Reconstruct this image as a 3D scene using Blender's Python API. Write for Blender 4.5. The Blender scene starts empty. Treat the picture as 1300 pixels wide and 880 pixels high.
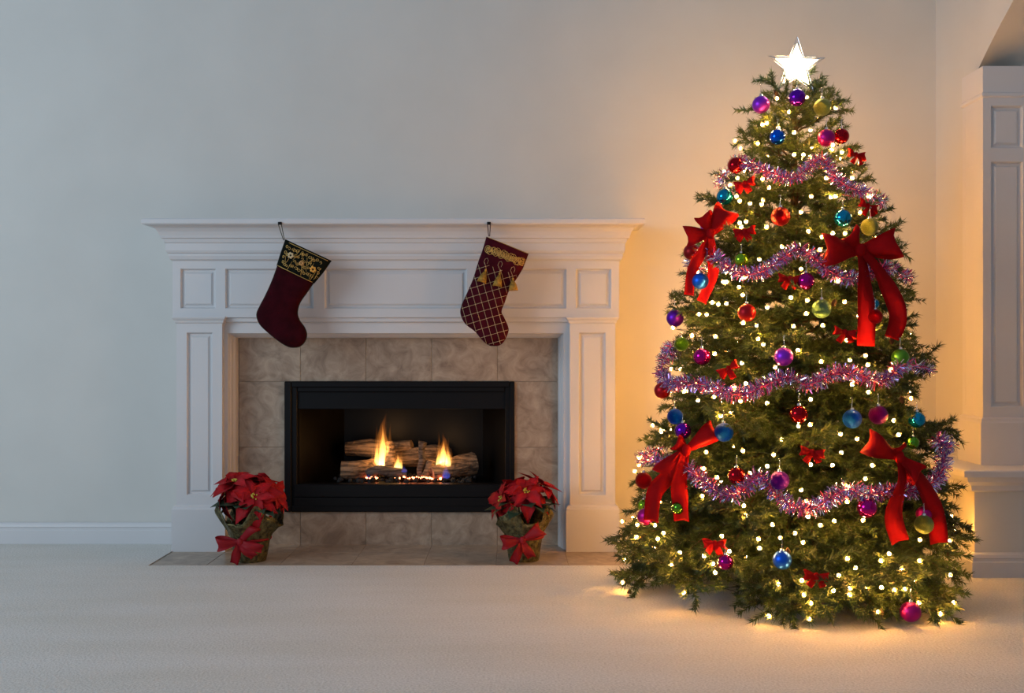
import bpy, bmesh, math, random
from mathutils import Vector, Matrix, Quaternion, noise
from mathutils.bvhtree import BVHTree

random.seed(7)
PI = math.pi
SC = bpy.context.scene
C = SC.collection

# ------------------------------------------------------------------ camera
F = 1363.0                      # focal length in pixels of the 1300 px wide frame
CAMD, CAMZ = 4.5, 0.825         # distance from the back wall, eye height
cam = bpy.data.cameras.new('camera'); camo = bpy.data.objects.new('camera', cam); C.objects.link(camo)
cam.sensor_width = 36.0; cam.lens = 36.0 * F / 1300.0
camo.location = (0, -CAMD, CAMZ); camo.rotation_euler = (PI / 2, 0, 0)
cam.clip_start = 0.05
SC.camera = camo

# ------------------------------------------------------------------ world, daylight, exposure
w = bpy.data.worlds.new('dusk'); SC.world = w; w.use_nodes = True
bg = w.node_tree.nodes['Background']
bg.inputs[0].default_value = (0.54, 0.67, 0.84, 1); bg.inputs[1].default_value = 0.40
win = bpy.data.lights.new('window_daylight', 'AREA'); win.shape = 'RECTANGLE'
win.size = 2.6; win.size_y = 2.0; win.energy = 88; win.color = (0.74, 0.88, 1.0)
wino = bpy.data.objects.new('window_daylight', win); C.objects.link(wino)
wino.location = (-4.2, -3.6, 2.1)
wino.rotation_euler = (Vector((-0.6, -0.2, 0.9)) - Vector(wino.location)).to_track_quat('-Z', 'Y').to_euler()
SC.view_settings.view_transform = 'Standard'; SC.view_settings.look = 'None'
SC.view_settings.exposure = 0.0; SC.view_settings.gamma = 1.0
SC.view_settings.use_curve_mapping = False
SC.cycles.use_denoising = True
SC.cycles.denoising_prefilter = 'ACCURATE'; SC.cycles.denoising_quality = 'HIGH'
SC.cycles.sample_clamp_indirect = 4.0
SC.cycles.max_bounces = 8; SC.cycles.transparent_max_bounces = 16
BULB_E, STAR_E = 470.0, 36.0

# ------------------------------------------------------------------ helpers
def X(px, d): return (px - 650.0) * d / F
def Z(py, d): return CAMZ - (py - 440.0) * d / F
def P(px, py, d): return Vector((X(px, d), d - CAMD, Z(py, d)))

def srgb(r, g, b):
    f = lambda c: (c / 255.0) / 12.92 if c <= 10 else ((c / 255.0 + 0.055) / 1.055) ** 2.4
    return (f(r), f(g), f(b), 1.0)

MATS = {}
def mat(name, col=(0.5, 0.5, 0.5, 1), rough=0.5, metal=0.0, var=0.0, vscale=8.0, bump=0.0, bscale=40.0,
        emit=None, estr=0.0, sheen=0.0, coat=0.0, trans=0.0, dist=0.01, col2=None, spec=None):
    if name in MATS: return MATS[name]
    m = bpy.data.materials.new(name); m.use_nodes = True; MATS[name] = m
    n = m.node_tree.nodes; l = m.node_tree.links; b = n['Principled BSDF']
    b.inputs['Base Color'].default_value = col; b.inputs['Roughness'].default_value = rough
    b.inputs['Metallic'].default_value = metal
    if spec is not None: b.inputs['Specular IOR Level'].default_value = spec
    b.inputs['Sheen Weight'].default_value = sheen
    if sheen: b.inputs['Sheen Roughness'].default_value = 0.4; b.inputs['Sheen Tint'].default_value = col
    b.inputs['Coat Weight'].default_value = coat
    b.inputs['Transmission Weight'].default_value = trans
    if emit: b.inputs['Emission Color'].default_value = emit; b.inputs['Emission Strength'].default_value = estr
    tc = n.new('ShaderNodeTexCoord')
    if var or col2:
        nt = n.new('ShaderNodeTexNoise'); nt.inputs['Scale'].default_value = vscale; nt.inputs['Detail'].default_value = 6
        l.new(tc.outputs['Object'], nt.inputs['Vector'])
        r = n.new('ShaderNodeValToRGB'); l.new(nt.outputs['Fac'], r.inputs['Fac'])
        a = tuple(max(0, c * (1 - var)) for c in col[:3]) + (1,)
        c2 = col2 if col2 else tuple(min(1, c * (1 + var)) for c in col[:3]) + (1,)
        r.color_ramp.elements[0].color = a; r.color_ramp.elements[1].color = c2
        r.color_ramp.elements[0].position = 0.32; r.color_ramp.elements[1].position = 0.68
        l.new(r.outputs['Color'], b.inputs['Base Color'])
    if bump:
        nb = n.new('ShaderNodeTexNoise'); nb.inputs['Scale'].default_value = bscale; nb.inputs['Detail'].default_value = 4
        l.new(tc.outputs['Object'], nb.inputs['Vector'])
        bp = n.new('ShaderNodeBump'); bp.inputs['Strength'].default_value = bump; bp.inputs['Distance'].default_value = dist
        l.new(nb.outputs['Fac'], bp.inputs['Height']); l.new(bp.outputs['Normal'], b.inputs['Normal'])
    return m

def woff(o):
    v = Vector((0, 0, 0))
    while o is not None:
        v += Vector(o.location); o = o.parent
    return v

def mesh_from(name, verts, faces, mats, smooth=False, mi=None):
    me = bpy.data.meshes.new(name); me.from_pydata([tuple(v) for v in verts], [], faces)
    for m in (mats if isinstance(mats, (list, tuple)) else [mats]): me.materials.append(m)
    if mi: me.polygons.foreach_set('material_index', mi)
    if smooth: me.polygons.foreach_set('use_smooth', [True] * len(me.polygons))
    me.update(); return me

def link(name, me, parent=None, loc=None):
    o = bpy.data.objects.new(name, me); C.objects.link(o)
    if parent: o.parent = parent
    if loc is not None: o.location = loc
    return o

def part(name, geo, mats, parent=None, smooth=False, mi=None):
    """geo = (verts, faces) in world space; the parents here carry only locations"""
    v, f = geo; off = woff(parent)
    return link(name, mesh_from(name, [Vector(q) - off for q in v], f, mats, smooth, mi), parent)

def tag(o, label, cat, group=None, kind=None):
    o['label'] = label; o['category'] = cat
    if group: o['group'] = group
    if kind: o['kind'] = kind
    return o

def thing(name, label, cat, loc=(0, 0, 0), group=None):
    o = bpy.data.objects.new(name, None); C.objects.link(o); o.location = loc
    o.empty_display_size = 0.05
    return tag(o, label, cat, group)

def struct(name, geo, m, label, cat, smooth=False):
    o = part(name, geo, m, None, smooth); o['kind'] = 'structure'; o['label'] = label; o['category'] = cat
    return o

def join(*geos):
    V, Fc = [], []
    for v, f in geos:
        k = len(V); V += list(v); Fc += [tuple(i + k for i in q) for q in f]
    return V, Fc

def box(x0, x1, y0, y1, z0, z1, b=0.0):
    if b <= 0:
        v = [(x, y, z) for x in (x0, x1) for y in (y0, y1) for z in (z0, z1)]
        f = [(0, 1, 3, 2), (4, 6, 7, 5), (0, 4, 5, 1), (2, 3, 7, 6), (0, 2, 6, 4), (1, 5, 7, 3)]
        return v, f
    bm = bmesh.new(); bmesh.ops.create_cube(bm, size=1.0)
    for q in bm.verts:
        q.co = Vector(((x0 + x1) / 2 + q.co.x * (x1 - x0), (y0 + y1) / 2 + q.co.y * (y1 - y0), (z0 + z1) / 2 + q.co.z * (z1 - z0)))
    bmesh.ops.bevel(bm, geom=list(bm.edges), offset=b, segments=1, affect='EDGES')
    bm.verts.ensure_lookup_table(); bm.verts.index_update()
    r = [tuple(q.co) for q in bm.verts], [tuple(q.index for q in fc.verts) for fc in bm.faces]
    bm.free(); return r

def mould(xl, xr, yf, yb, prof, back=False):
    """stack of rectangles, offset outwards by o at height z, lofted into a moulding"""
    V, Fc = [], []
    for o, z in prof:
        by = yb + (o if back else 0)
        V += [(xl - o, by, z), (xl - o, yf - o, z), (xr + o, yf - o, z), (xr + o, by, z)]
    n = len(prof)
    for i in range(n - 1):
        for k in range(4):
            a, b2 = i * 4 + k, i * 4 + (k + 1) % 4
            Fc.append((a, b2, b2 + 4, a + 4))
    Fc += [(3, 2, 1, 0), tuple((n - 1) * 4 + k for k in range(4))]
    return V, Fc

def face_with_holes(u0, u1, v0, v1, holes, wfront, wback, mp):
    """front sheet with rectangular holes plus the outer rim back to wback; mp(u, v, w) -> world"""
    us = sorted({u0, u1} | {h[0] for h in holes} | {h[1] for h in holes})
    vs = sorted({v0, v1} | {h[2] for h in holes} | {h[3] for h in holes})
    V, Fc = [], []
    def quad(*p):
        k = len(V); V.extend(mp(*q) for q in p); Fc.append((k, k + 1, k + 2, k + 3))
    for i in range(len(us) - 1):
        for j in range(len(vs) - 1):
            cu, cv = (us[i] + us[i + 1]) / 2, (vs[j] + vs[j + 1]) / 2
            if any(h[0] < cu < h[1] and h[2] < cv < h[3] for h in holes): continue
            quad((us[i], vs[j], wfront), (us[i + 1], vs[j], wfront), (us[i + 1], vs[j + 1], wfront), (us[i], vs[j + 1], wfront))
    c = [(u0, v0), (u1, v0), (u1, v1), (u0, v1)]
    for k in range(4):
        a, b2 = c[k], c[(k + 1) % 4]
        quad((*a, wfront), (*a, wback), (*b2, wback), (*b2, wfront))
    return V, Fc

def panel_geo(h, wfront, mp, s=1.0):
    u0, u1, v0, v1 = h
    prof = [(0, 0), (0.003 * s, -0.004 * s), (0.006 * s, -0.013 * s), (0.013 * s, -0.013 * s), (0.021 * s, -0.006 * s)]
    V, Fc = [], []
    for i, dw in prof:
        V += [mp(u0 + i, v0 + i, wfront + dw), mp(u1 - i, v0 + i, wfront + dw), mp(u1 - i, v1 - i, wfront + dw), mp(u0 + i, v1 - i, wfront + dw)]
    for r in range(len(prof) - 1):
        for k in range(4):
            a, b2 = r * 4 + k, r * 4 + (k + 1) % 4
            Fc.append((a, b2, b2 + 4, a + 4))
    e = (len(prof) - 1) * 4; Fc.append((e, e + 1, e + 2, e + 3))
    return V, Fc

def frame_for(t):
    t = t.normalized(); up = Vector((0, 0, 1)) if abs(t.z) < 0.9 else Vector((1, 0, 0))
    a = t.cross(up).normalized(); return a, a.cross(t).normalized()

def tube(pts, rad, n=6, closed=False, jitter=0.0, nscale=20.0, cap=True):
    pts = [Vector(p) for p in pts]; m = len(pts); V, Fc = [], []
    pa = None
    for i, p in enumerate(pts):
        if closed: t = pts[(i + 1) % m] - pts[(i - 1) % m]
        else: t = pts[min(i + 1, m - 1)] - pts[max(i - 1, 0)]
        if t.length < 1e-9: t = Vector((0, 0, 1))
        a, b2 = frame_for(t)
        if pa is not None:
            pr = pa - t.normalized() * pa.dot(t.normalized())
            if pr.length > 1e-6: a = pr.normalized(); b2 = a.cross(t.normalized()).normalized()
        pa = a
        r = rad[i] if isinstance(rad, (list, tuple)) else rad
        for k in range(n):
            an = 2 * PI * k / n; q = p + (a * math.cos(an) + b2 * math.sin(an)) * r
            if jitter: q = p + (q - p) * (1 + jitter * noise.noise(q * nscale))
            V.append(q)
    for i in range(m if closed else m - 1):
        for k in range(n):
            a0 = i * n + k; a1 = i * n + (k + 1) % n; j = ((i + 1) % m) * n
            Fc.append((a0, a1, j + (k + 1) % n, j + k))
    if cap and not closed:
        Fc += [tuple(range(n))[::-1], tuple((m - 1) * n + k for k in range(n))]
    return V, Fc

def lathe(prof, n=24, center=(0, 0, 0)):
    V, Fc = [], []; cx, cy, cz = center
    for r, z in prof:
        for k in range(n):
            a = 2 * PI * k / n; V.append((cx + r * math.cos(a), cy + r * math.sin(a), cz + z))
    for i in range(len(prof) - 1):
        for k in range(n):
            Fc.append((i * n + k, i * n + (k + 1) % n, (i + 1) * n + (k + 1) % n, (i + 1) * n + k))
    return V, Fc

def smooth_path(pts, sub=6):
    pts = [Vector(p) for p in pts]; out = []
    for i in range(len(pts) - 1):
        p0, p1, p2, p3 = pts[max(i - 1, 0)], pts[i], pts[i + 1], pts[min(i + 2, len(pts) - 1)]
        for k in range(sub):
            t = k / sub
            out.append(0.5 * ((2 * p1) + (p2 - p0) * t + (2 * p0 - 5 * p1 + 4 * p2 - p3) * t * t + (3 * p1 - p0 - 3 * p2 + p3) * t ** 3))
    out.append(pts[-1]); return out

# ------------------------------------------------------------------ materials of the setting
M_wall = mat('wall_paint', (0.63, 0.625, 0.59, 1), 0.75, var=0.03, vscale=3, bump=0.10, bscale=160, dist=0.002)
M_white = mat('white_trim_paint', (0.645, 0.645, 0.655, 1), 0.38, var=0.02, vscale=4)
M_tile = mat('travertine_tile', (0.27, 0.20, 0.145, 1), 0.35, var=0.18, vscale=11, bump=0.06, bscale=30, col2=(0.46, 0.375, 0.285, 1))
M_grout = mat('grout', (0.29, 0.235, 0.185, 1), 0.9, bump=0.2, bscale=200)
M_black = mat('black_metal', (0.004, 0.004, 0.005, 1), 0.40, 0.0, spec=0.2, bump=0.03, bscale=60)
M_fbox = mat('firebox_steel', (0.006, 0.005, 0.0045, 1), 0.4, 0.0, spec=0.25, var=0.4, vscale=6)
M_gold = mat('gold_thread', (0.72, 0.46, 0.13, 1), 0.35, 0.75)
M_silver = mat('silver', (0.82, 0.82, 0.84, 1), 0.22, 1.0)
M_red = mat('red_velvet_ribbon', (0.30, 0.0025, 0.004, 1), 0.8, var=0.15, vscale=25, sheen=0.0, spec=0.08, bump=0.1, bscale=300)

def tile_nodes():
    n = M_tile.node_tree.nodes; l = M_tile.node_tree.links
    oi = n.new('ShaderNodeObjectInfo'); ad = n.new('ShaderNodeVectorMath'); ad.operation = 'ADD'; ml = n.new('ShaderNodeMath'); ml.operation = 'MULTIPLY'; ml.inputs[1].default_value = 40
    tc = [q for q in n if q.type == 'TEX_COORD'][0]
    l.new(oi.outputs['Random'], ml.inputs[0]); l.new(tc.outputs['Object'], ad.inputs[0]); l.new(ml.outputs[0], ad.inputs[1])
    for q in n:
        if q.type == 'TEX_NOISE' and abs(q.inputs['Scale'].default_value - 11) < .1:
            l.new(ad.outputs[0], q.inputs['Vector']); q.inputs['Scale'].default_value = 13; q.inputs['Detail'].default_value = 10; q.inputs['Roughness'].default_value = .68; q.inputs['Distortion'].default_value = 1.1
tile_nodes()
# carpet: short pile, faint tracks
M_carpet = mat('carpet', (0.60, 0.585, 0.55, 1), 0.95, sheen=0.2)
def carpet_nodes():
    n = M_carpet.node_tree.nodes; l = M_carpet.node_tree.links; b = n['Principled BSDF']
    tc = n.new('ShaderNodeTexCoord')
    n1 = n.new('ShaderNodeTexNoise'); n1.inputs['Scale'].default_value = 150; n1.inputs['Detail'].default_value = 3
    n2 = n.new('ShaderNodeTexNoise'); n2.inputs['Scale'].default_value = 2.3; n2.inputs['Detail'].default_value = 3
    mp = n.new('ShaderNodeMapping'); mp.inputs['Scale'].default_value = (0.6, 2.2, 1); mp.inputs['Rotation'].default_value = (0, 0, 0.4)
    l.new(tc.outputs['Object'], n1.inputs['Vector']); l.new(tc.outputs['Object'], mp.inputs['Vector']); l.new(mp.outputs[0], n2.inputs['Vector'])
    r1 = n.new('ShaderNodeValToRGB'); r1.color_ramp.elements[0].position = .3; r1.color_ramp.elements[1].position = .7
    r1.color_ramp.elements[0].color = (0.53, 0.525, 0.50, 1); r1.color_ramp.elements[1].color = (0.73, 0.725, 0.70, 1)
    r2 = n.new('ShaderNodeValToRGB'); r2.color_ramp.elements[0].position = .35; r2.color_ramp.elements[1].position = .65
    r2.color_ramp.elements[0].color = (0.93, 0.92, 0.89, 1); r2.color_ramp.elements[1].color = (1, 1, 1, 1)
    mx = n.new('ShaderNodeMix'); mx.data_type = 'RGBA'; mx.blend_type = 'MULTIPLY'; mx.inputs[0].default_value = 1
    l.new(n1.outputs['Fac'], r1.inputs[0]); l.new(n2.outputs['Fac'], r2.inputs[0])
    l.new(r1.outputs[0], mx.inputs[6]); l.new(r2.outputs[0], mx.inputs[7]); l.new(mx.outputs[2], b.inputs['Base Color'])
    bp = n.new('ShaderNodeBump'); bp.inputs['Strength'].default_value = 0.6; bp.inputs['Distance'].default_value = 0.006
    l.new(n1.outputs['Fac'], bp.inputs['Height']); l.new(bp.outputs[0], b.inputs['Normal'])
carpet_nodes()

# ------------------------------------------------------------------ room shell
HX0, HX1, HY0 = -1.371, 0.430, -0.455            # hearth footprint in the carpet
WR = 1.776                                        # left face of the arched wall
def sheet_with_hole(a0, a1, b0, b1, h, mp):
    return face_with_holes(a0, a1, b0, b1, [h], 0.0, 0.0, mp)
V, Fc = face_with_holes(-4.6, 3.4, -6.5, 0.0, [(HX0, HX1, HY0, 0.0)], 0.0, -0.03, lambda u, v, w_: (u, v, w_))
k = len(V)
V += [(HX0, HY0, 0), (HX1, HY0, 0), (HX1, HY0, -.03), (HX0, HY0, -.03), (HX0, 0, 0), (HX0, 0, -.03), (HX1, 0, 0), (HX1, 0, -.03)]
Fc += [(k, k + 1, k + 2, k + 3), (k + 4, k, k + 3, k + 5), (k + 1, k + 6, k + 7, k + 2)]
struct('floor', (V, Fc), M_carpet, 'cream cut-pile carpet covering the whole room floor', 'floor')
# back wall, with the hole of the chimney breast behind the firebox
V, Fc = face_with_holes(-4.6, WR + 0.02, -0.03, 3.3, [(-1.00, 0.08, 0.14, 0.72)], 0.0, -0.05, lambda u, v, w_: (u, -w_, v))
struct('wall_back', (V, Fc), M_wall, 'pale greyish cream wall behind fireplace and tree', 'wall')
# baseboards on the back wall
def base_prof(h=0.088, t=0.014):
    return [(t, 0.0), (t, h * 0.62), (t * .75, h * 0.66), (t * .75, h * 0.76), (t * .95, h * 0.80), (t * .8, h * 0.92), (t * .3, h), (0.002, h)]
def wallbase(x0, x1):
    V, Fc = [], []; pr = base_prof()
    for o, z in pr: V += [(x0, -o, z), (x1, -o, z)]
    for i in range(len(pr) - 1): Fc.append((2 * i, 2 * i + 1, 2 * i + 3, 2 * i + 2))
    return V, Fc
struct('baseboard_left', wallbase(-4.6, -1.38), M_white, 'white moulded baseboard on wall left of fireplace', 'baseboard')
struct('baseboard_right', wallbase(0.436, 1.64), M_white, 'white moulded baseboard on wall behind the tree', 'baseboard')

# arched wall on the right: upper wall with a segmental arch springing from the pier
KX0, KX1, KYF = 1.654, 2.006, -0.66               # knee wall
PX0, PX1, PYF, PYB = 1.742, 1.918, -0.53, -0.35   # pier shaft
WX1 = 1.935
def arch_wall():
    y_sp, y_end, z_sp, rise = -0.41, -3.4, Z(84, 3.97) + .02, 0.46
    n = 28; pts = []
    half = (y_sp - y_end) / 2; R = (half * half + rise * rise) / (2 * rise); a0 = math.asin(half / R)
    for i in range(n + 1):
        a = -a0 + 2 * a0 * i / n
        pts.append((y_sp - half - R * math.sin(a), z_sp + R * math.cos(a) - (R - rise)))
    prof = [(0.0, 0.36)] + [(PYB - 0.02, 0.36), (PYB - 0.02, z_sp - .05), (y_sp, z_sp - .05)] + pts + [(y_end, -0.02), (-6.5, -0.02)]
    V, Fc = [], []
    for y, z in prof: V += [(WR, y, z), (WX1, y, z), (WR, y, 3.3), (WX1, y, 3.3)]
    for i in range(len(prof) - 1):
        a, b2 = 4 * i, 4 * i + 4
        Fc += [(a, b2, b2 + 2, a + 2), (a + 1, a + 3, b2 + 3, b2 + 1), (a, a + 1, b2 + 1, b2)]
    return V, Fc
struct('wall_right', arch_wall(), M_wall, 'cream side wall with a wide arch over the white pier', 'wall')
struct('wall_far', box(3.38, 3.44, -6.5, 0.0, -0.02, 3.3), M_wall, 'plain wall of the next room beyond the arch', 'wall')
struct('wall_behind', box(1.80, 3.44, -0.0, 0.05, -0.02, 3.3), M_wall, 'plain end wall of next room behind the pier', 'wall')

kn = thing('knee_wall', 'low white half wall with moulded cap below the panelled pier', 'half wall', (1.83, -0.33, 0))
kn['kind'] = 'structure'
part('body', box(KX0, KX1, KYF, -0.001, 0, 0.36), M_wall, kn)
part('cap', mould(KX0, KX1, KYF, -0.001, [(0.002, 0.305), (0.018, 0.312), (0.022, 0.330), (0.040, 0.345), (0.044, 0.362), (0.062, 0.364), (0.062, 0.384), (0.058, 0.388)]), M_white, kn)
part('baseboard', mould(KX0, KX1, KYF, -0.001, base_prof()), M_white, kn)

pier = thing('panelled_pier', 'white panelled square pier standing on the half wall', 'pier', (1.83, -0.44, 0.388))
pier['kind'] = 'structure'
zt = Z(84, 3.97); zb = 0.388
pz = [(Z(188, 3.97), Z(134, 3.97)), (Z(517, 3.97), Z(205, 3.97))]
holes = [(X(1258, 3.97), X(1297, 3.97) + .005, a, b2) for a, b2 in pz]
mpf = lambda u, v, w_: (u, PYF - w_, v)
part('front_face', face_with_holes(PX0, PX1, zb, zt, holes, 0.0, -(PYB - PYF), mpf), M_white, pier)
for h in holes: part('panel', panel_geo(h, 0.0, mpf), M_white, pier)
mps = lambda u, v, w_: (PX0 - 0.0005 - w_, u, v)
sh = [(PYF + .028, PYB - .028, a, b2) for a, b2 in pz]
part('side_face', face_with_holes(PYF, PYB, zb, zt, sh, 0.0, -0.0004, mps), M_white, pier)
for h in sh: part('panel', panel_geo(h, 0.0, mps, 0.8), M_white, pier)
z1 = Z(530, 3.97)
part('plinth', mould(PX0, PX1, PYF, PYB, [(0.014, zb), (0.014, z1 - .02), (0.010, z1 - .012), (0.010, z1 - .006), (0.002, z1)], True), M_white, pier)
zc = Z(120, 3.97)
part('capital', mould(PX0, PX1, PYF, PYB, [(0.001, zc - .012), (0.006, zc - .006), (0.006, zc + .004), (0.002, zc + .008), (0.002, zt)], True), M_white, pier)

# ------------------------------------------------------------------ hearth
hearth = thing('hearth', 'flush travertine tile hearth set in carpet before the fireplace', 'hearth', (-0.47, -0.3, -0.02))
part('mortar_bed', box(HX0 + .001, HX1 - .001, HY0 + .001, -0.001, -0.03, -0.0041), M_grout, hearth)
tw = 0.274; xs = [HX0 + .002]
x = X(381, 4.47) - 2 * tw - 0.0
while x < HX1 - .06:
    if x > HX0 + .06: xs.append(x)
    x += tw
xs.append(HX1 - .002)
ys = [HY0 + .002, HY0 + .002 + 0.274, -0.004]
for i in range(len(xs) - 1):
    for j in range(2):
        part('tile', box(xs[i] + .0008, xs[i + 1] - .0008, ys[j] + .0008, ys[j + 1] - .0008, -0.014, -0.003 - random.random() * .0006, 0.001), M_tile, hearth)

# ------------------------------------------------------------------ tile surround
DT = 4.475; YT = DT - CAMD                        # face of the tiles
sur = thing('tile_surround', 'beige travertine tiles framing the black firebox', 'tile surround', (-0.47, 0, 0))
sx = [X(p, DT) for p in (303, 381.5, 464.5, 548, 631.5, 711)]
zr = {k: Z(k, DT) for k in (425, 484.5, 486, 568, 648, 651)}
FX0, FX1, FZ0, FZ1 = X(363, DT), X(652, DT), Z(648.5, DT), Z(485.5, DT)
def tile(x0, x1, z0, z1):
    e = random.random() * .0006
    part('tile', box(x0 + .0007, x1 - .0007, YT - e, YT + 0.012, z0 + .0009, z1 - .0009, 0.0012), M_tile, sur)
for i in range(5): tile(sx[i], sx[i + 1], zr[484.5], zr[425])
for i in range(5): tile(sx[i], sx[i + 1], -0.010, FZ0 - .001)
for z0, z1 in ((FZ0 - .001, zr[568]), (zr[568], zr[484.5])):
    tile(sx[0], FX0, z0, z1); tile(FX1, sx[5], z0, z1)
V, Fc = face_with_holes(sx[0] + .001, sx[5] - .001, -.009, zr[425] - .001, [(FX0 - .002, FX1 + .002, FZ0 - .002, FZ1 + .002)], -YT - .0018, -YT - .012, lambda u, v, w_: (u, -w_, v))
part('grout', (V, Fc), M_grout, sur)

# ------------------------------------------------------------------ mantel
YFZ = -0.14; DFZ = CAMD + YFZ
ML, MR = X(219, DFZ), X(786, DFZ)
man = thing('fireplace_mantel', 'white painted wooden mantelpiece with panelled frieze and crown shelf', 'mantel', (-0.47, -0.08, 0))
zz = lambda p: Z(p, DFZ)
ftop, fbot = zz(330), zz(403)
holes = [(X(a, DFZ), X(b2, DFZ), zz(392), zz(341)) for a, b2 in ((229, 274), (286, 398), (412, 593), (607, 719), (731, 776))]
mpm = lambda u, v, w_: (u, YFZ - w_, v)
part('frieze', face_with_holes(ML, MR, fbot, ftop + .01, holes, 0.0, YFZ + .001, mpm), M_white, man)
for h in holes: part('panel', panel_geo(h, 0.0, mpm), M_white, man)
def zs_(p, o): return Z(p, DFZ - o)
crown = [(0.003, 331), (0.010, 329), (0.014, 325), (0.012, 322), (0.018, 321), (0.022, 318), (0.022, 309), (0.027, 307.5), (0.030, 303), (0.038, 302), (0.040, 299), (0.046, 294), (0.056, 289), (0.070, 286.2), (0.080, 285)]
part('crown_moulding', mould(ML, MR, YFZ, -0.001, [(o, zs_(p, o)) for o, p in crown]), M_white, man)
part('shelf', mould(ML, MR, YFZ, -0.001, [(0.080, zs_(285.0, .09)), (0.092, zs_(284.6, .095)), (0.095, zs_(283.0, .095)), (0.095, zs_(278.5, .095)), (0.091, zs_(277, .095))]), M_white, man)
# pilasters
YP = -0.155; DP = CAMD + YP
for a, b2, c2, d2 in ((224, 282, 237, 270), (723.5, 781, 735, 769)):
    x0, x1 = X(a, DP), X(b2, DP)
    h = (X(c2, DP), X(d2, DP), Z(629, DP), Z(422, DP))
    mpp = lambda u, v, w_: (u, YP - w_, v)
    pl = part('pilaster', face_with_holes(x0, x1, -0.004, fbot, [h], 0.0, YP + .001, mpp), M_white, man)
    part('panel', panel_geo(h, 0.0, mpp), M_white, pl)
    part('capital', mould(x0, x1, YP, -0.001, [(0.001, Z(411, DP)), (0.005, Z(409.5, DP)), (0.007, Z(407, DP)), (0.012, Z(405.5, DP)), (0.015, Z(403.5, DP)), (0.015, fbot + .002)]), M_white, man)
    part('plinth', mould(x0, x1, YP, -0.001, [(0.016, -0.004), (0.016, Z(646.5, DP)), (0.012, Z(645, DP)), (0.011, Z(643, DP)), (0.002, Z(641, DP))]), M_white, man)
# lintel board and the jamb boards, then the stepped inner moulding
YL = -0.118; DL = CAMD + YL
JX0, JX1, JZ = X(289, DL), X(715.5, DL), Z(423, DL)
part('lintel', box(X(281, DP), X(724, DP), YL, -0.001, JZ, fbot + .003), M_white, man)
part('bed_moulding', box(X(283, DP), X(723, DP), YL - .012, YL, Z(409, DL), fbot + .002, .002), M_white, man)
part('jamb', box(X(281, DP), JX0, YL, -0.001, -.004, JZ), M_white, man)
part('jamb', box(JX1, X(724, DP), YL, -0.001, -.004, JZ), M_white, man)
ip = [(0.0, 0.0), (0.003, 0.006), (0.003, 0.022), (0.008, 0.026), (0.010, 0.036), (0.010, 0.052), (0.015, 0.056), (0.018, 0.066), (0.018, 0.088), (0.020, 0.0945)]
V, Fc = [], []
for o, dp in ip:
    V += [(JX0 + o, YL + dp, -.004), (JX0 + o, YL + dp, JZ - o), (JX1 - o, YL + dp, JZ - o), (JX1 - o, YL + dp, -.004)]
for i in range(len(ip) - 1):
    for k in range(3): Fc.append((4 * i + k, 4 * i + k + 1, 4 * i + k + 5, 4 * i + k + 4))
part('inner_moulding', (V, Fc), M_white, man)

# ------------------------------------------------------------------ firebox
fb = thing('gas_fireplace_insert', 'black metal gas fireplace insert set into the tile', 'fireplace', (-0.47, 0, 0.1))
yf = YT - 0.014
fx0, fx1, fz0, fz1 = FX0 - .004, FX1 + .004, FZ0 - .004, FZ1 + .004
ox0, ox1, oz0, oz1 = X(376, 4.45), X(641, 4.45), Z(617, 4.45), Z(498, 4.45)
def bars(x0, x1, z0, z1, ix0, ix1, iz0, iz1, y0, y1, b=.003):
    return join(box(x0, ix0, y0, y1, z0, z1, b), box(ix1, x1, y0, y1, z0, z1, b), box(ix0, ix1, y0, y1, iz1, z1, b), box(ix0, ix1, y0, y1, z0, iz0, b))
part('outer_frame', bars(fx0, fx1, fz0, fz1, X(369, 4.45), X(647, 4.45), Z(643, 4.45), Z(492, 4.45), yf, YT + .03), M_black, fb)
part('inner_frame', bars(X(368, 4.45), X(648, 4.45), Z(644, 4.45), Z(491, 4.45), ox0, ox1, oz0 + .004, oz1, yf + .01, YT + .05), M_black, fb)
part('hood', box(ox0 - .01, ox1 + .01, yf + .022, yf + .03, Z(520, 4.46), oz1 + .01, .002), M_black, fb)
part('lower_panel', box(ox0 - .012, ox1 + .012, yf + .004, yf + .016, Z(632, 4.45), oz0 + .002, .002), M_black, fb)
part('lower_panel', box(ox0 - .012, ox1 + .012, yf + .002, yf + .014, Z(643.5, 4.45), Z(632.6, 4.45), .002), M_black, fb)
DB = 4.92; yb = DB - CAMD; bx0, bx1 = X(437, DB), X(613, DB); fl = 0.232; ft = 0.70
y0 = YT + .045; fx0i, fx1i = ox0 - .006, ox1 + .006
part('side_wall', ([(fx0i, y0, fl), (bx0, yb, fl), (bx0, yb, ft), (fx0i, y0, ft), (fx0i - .01, y0, fl), (bx0 - .01, yb, fl), (bx0 - .01, yb, ft), (fx0i - .01, y0, ft)],
     [(0, 1, 2, 3), (4, 7, 6, 5), (0, 3, 7, 4)]), M_fbox, fb)
part('side_wall', ([(fx1i, y0, fl), (bx1, yb, fl), (bx1, yb, ft), (fx1i, y0, ft), (fx1i + .01, y0, fl), (bx1 + .01, yb, fl), (bx1 + .01, yb, ft), (fx1i + .01, y0, ft)],
     [(3, 2, 1, 0), (5, 6, 7, 4), (4, 7, 3, 0)]), M_fbox, fb)
part('rear_wall', box(bx0 - .01, bx1 + .01, yb, yb + .01, fl - .01, ft), M_fbox, fb)
part('firebox_floor', box(fx0i - .02, fx1i + .02, YT + .015, yb, fl - .01, fl), M_fbox, fb)
part('firebox_top', box(fx0i - .02, fx1i + .02, YT + .015, yb + .01, ft, ft + .01), M_fbox, fb)

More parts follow.
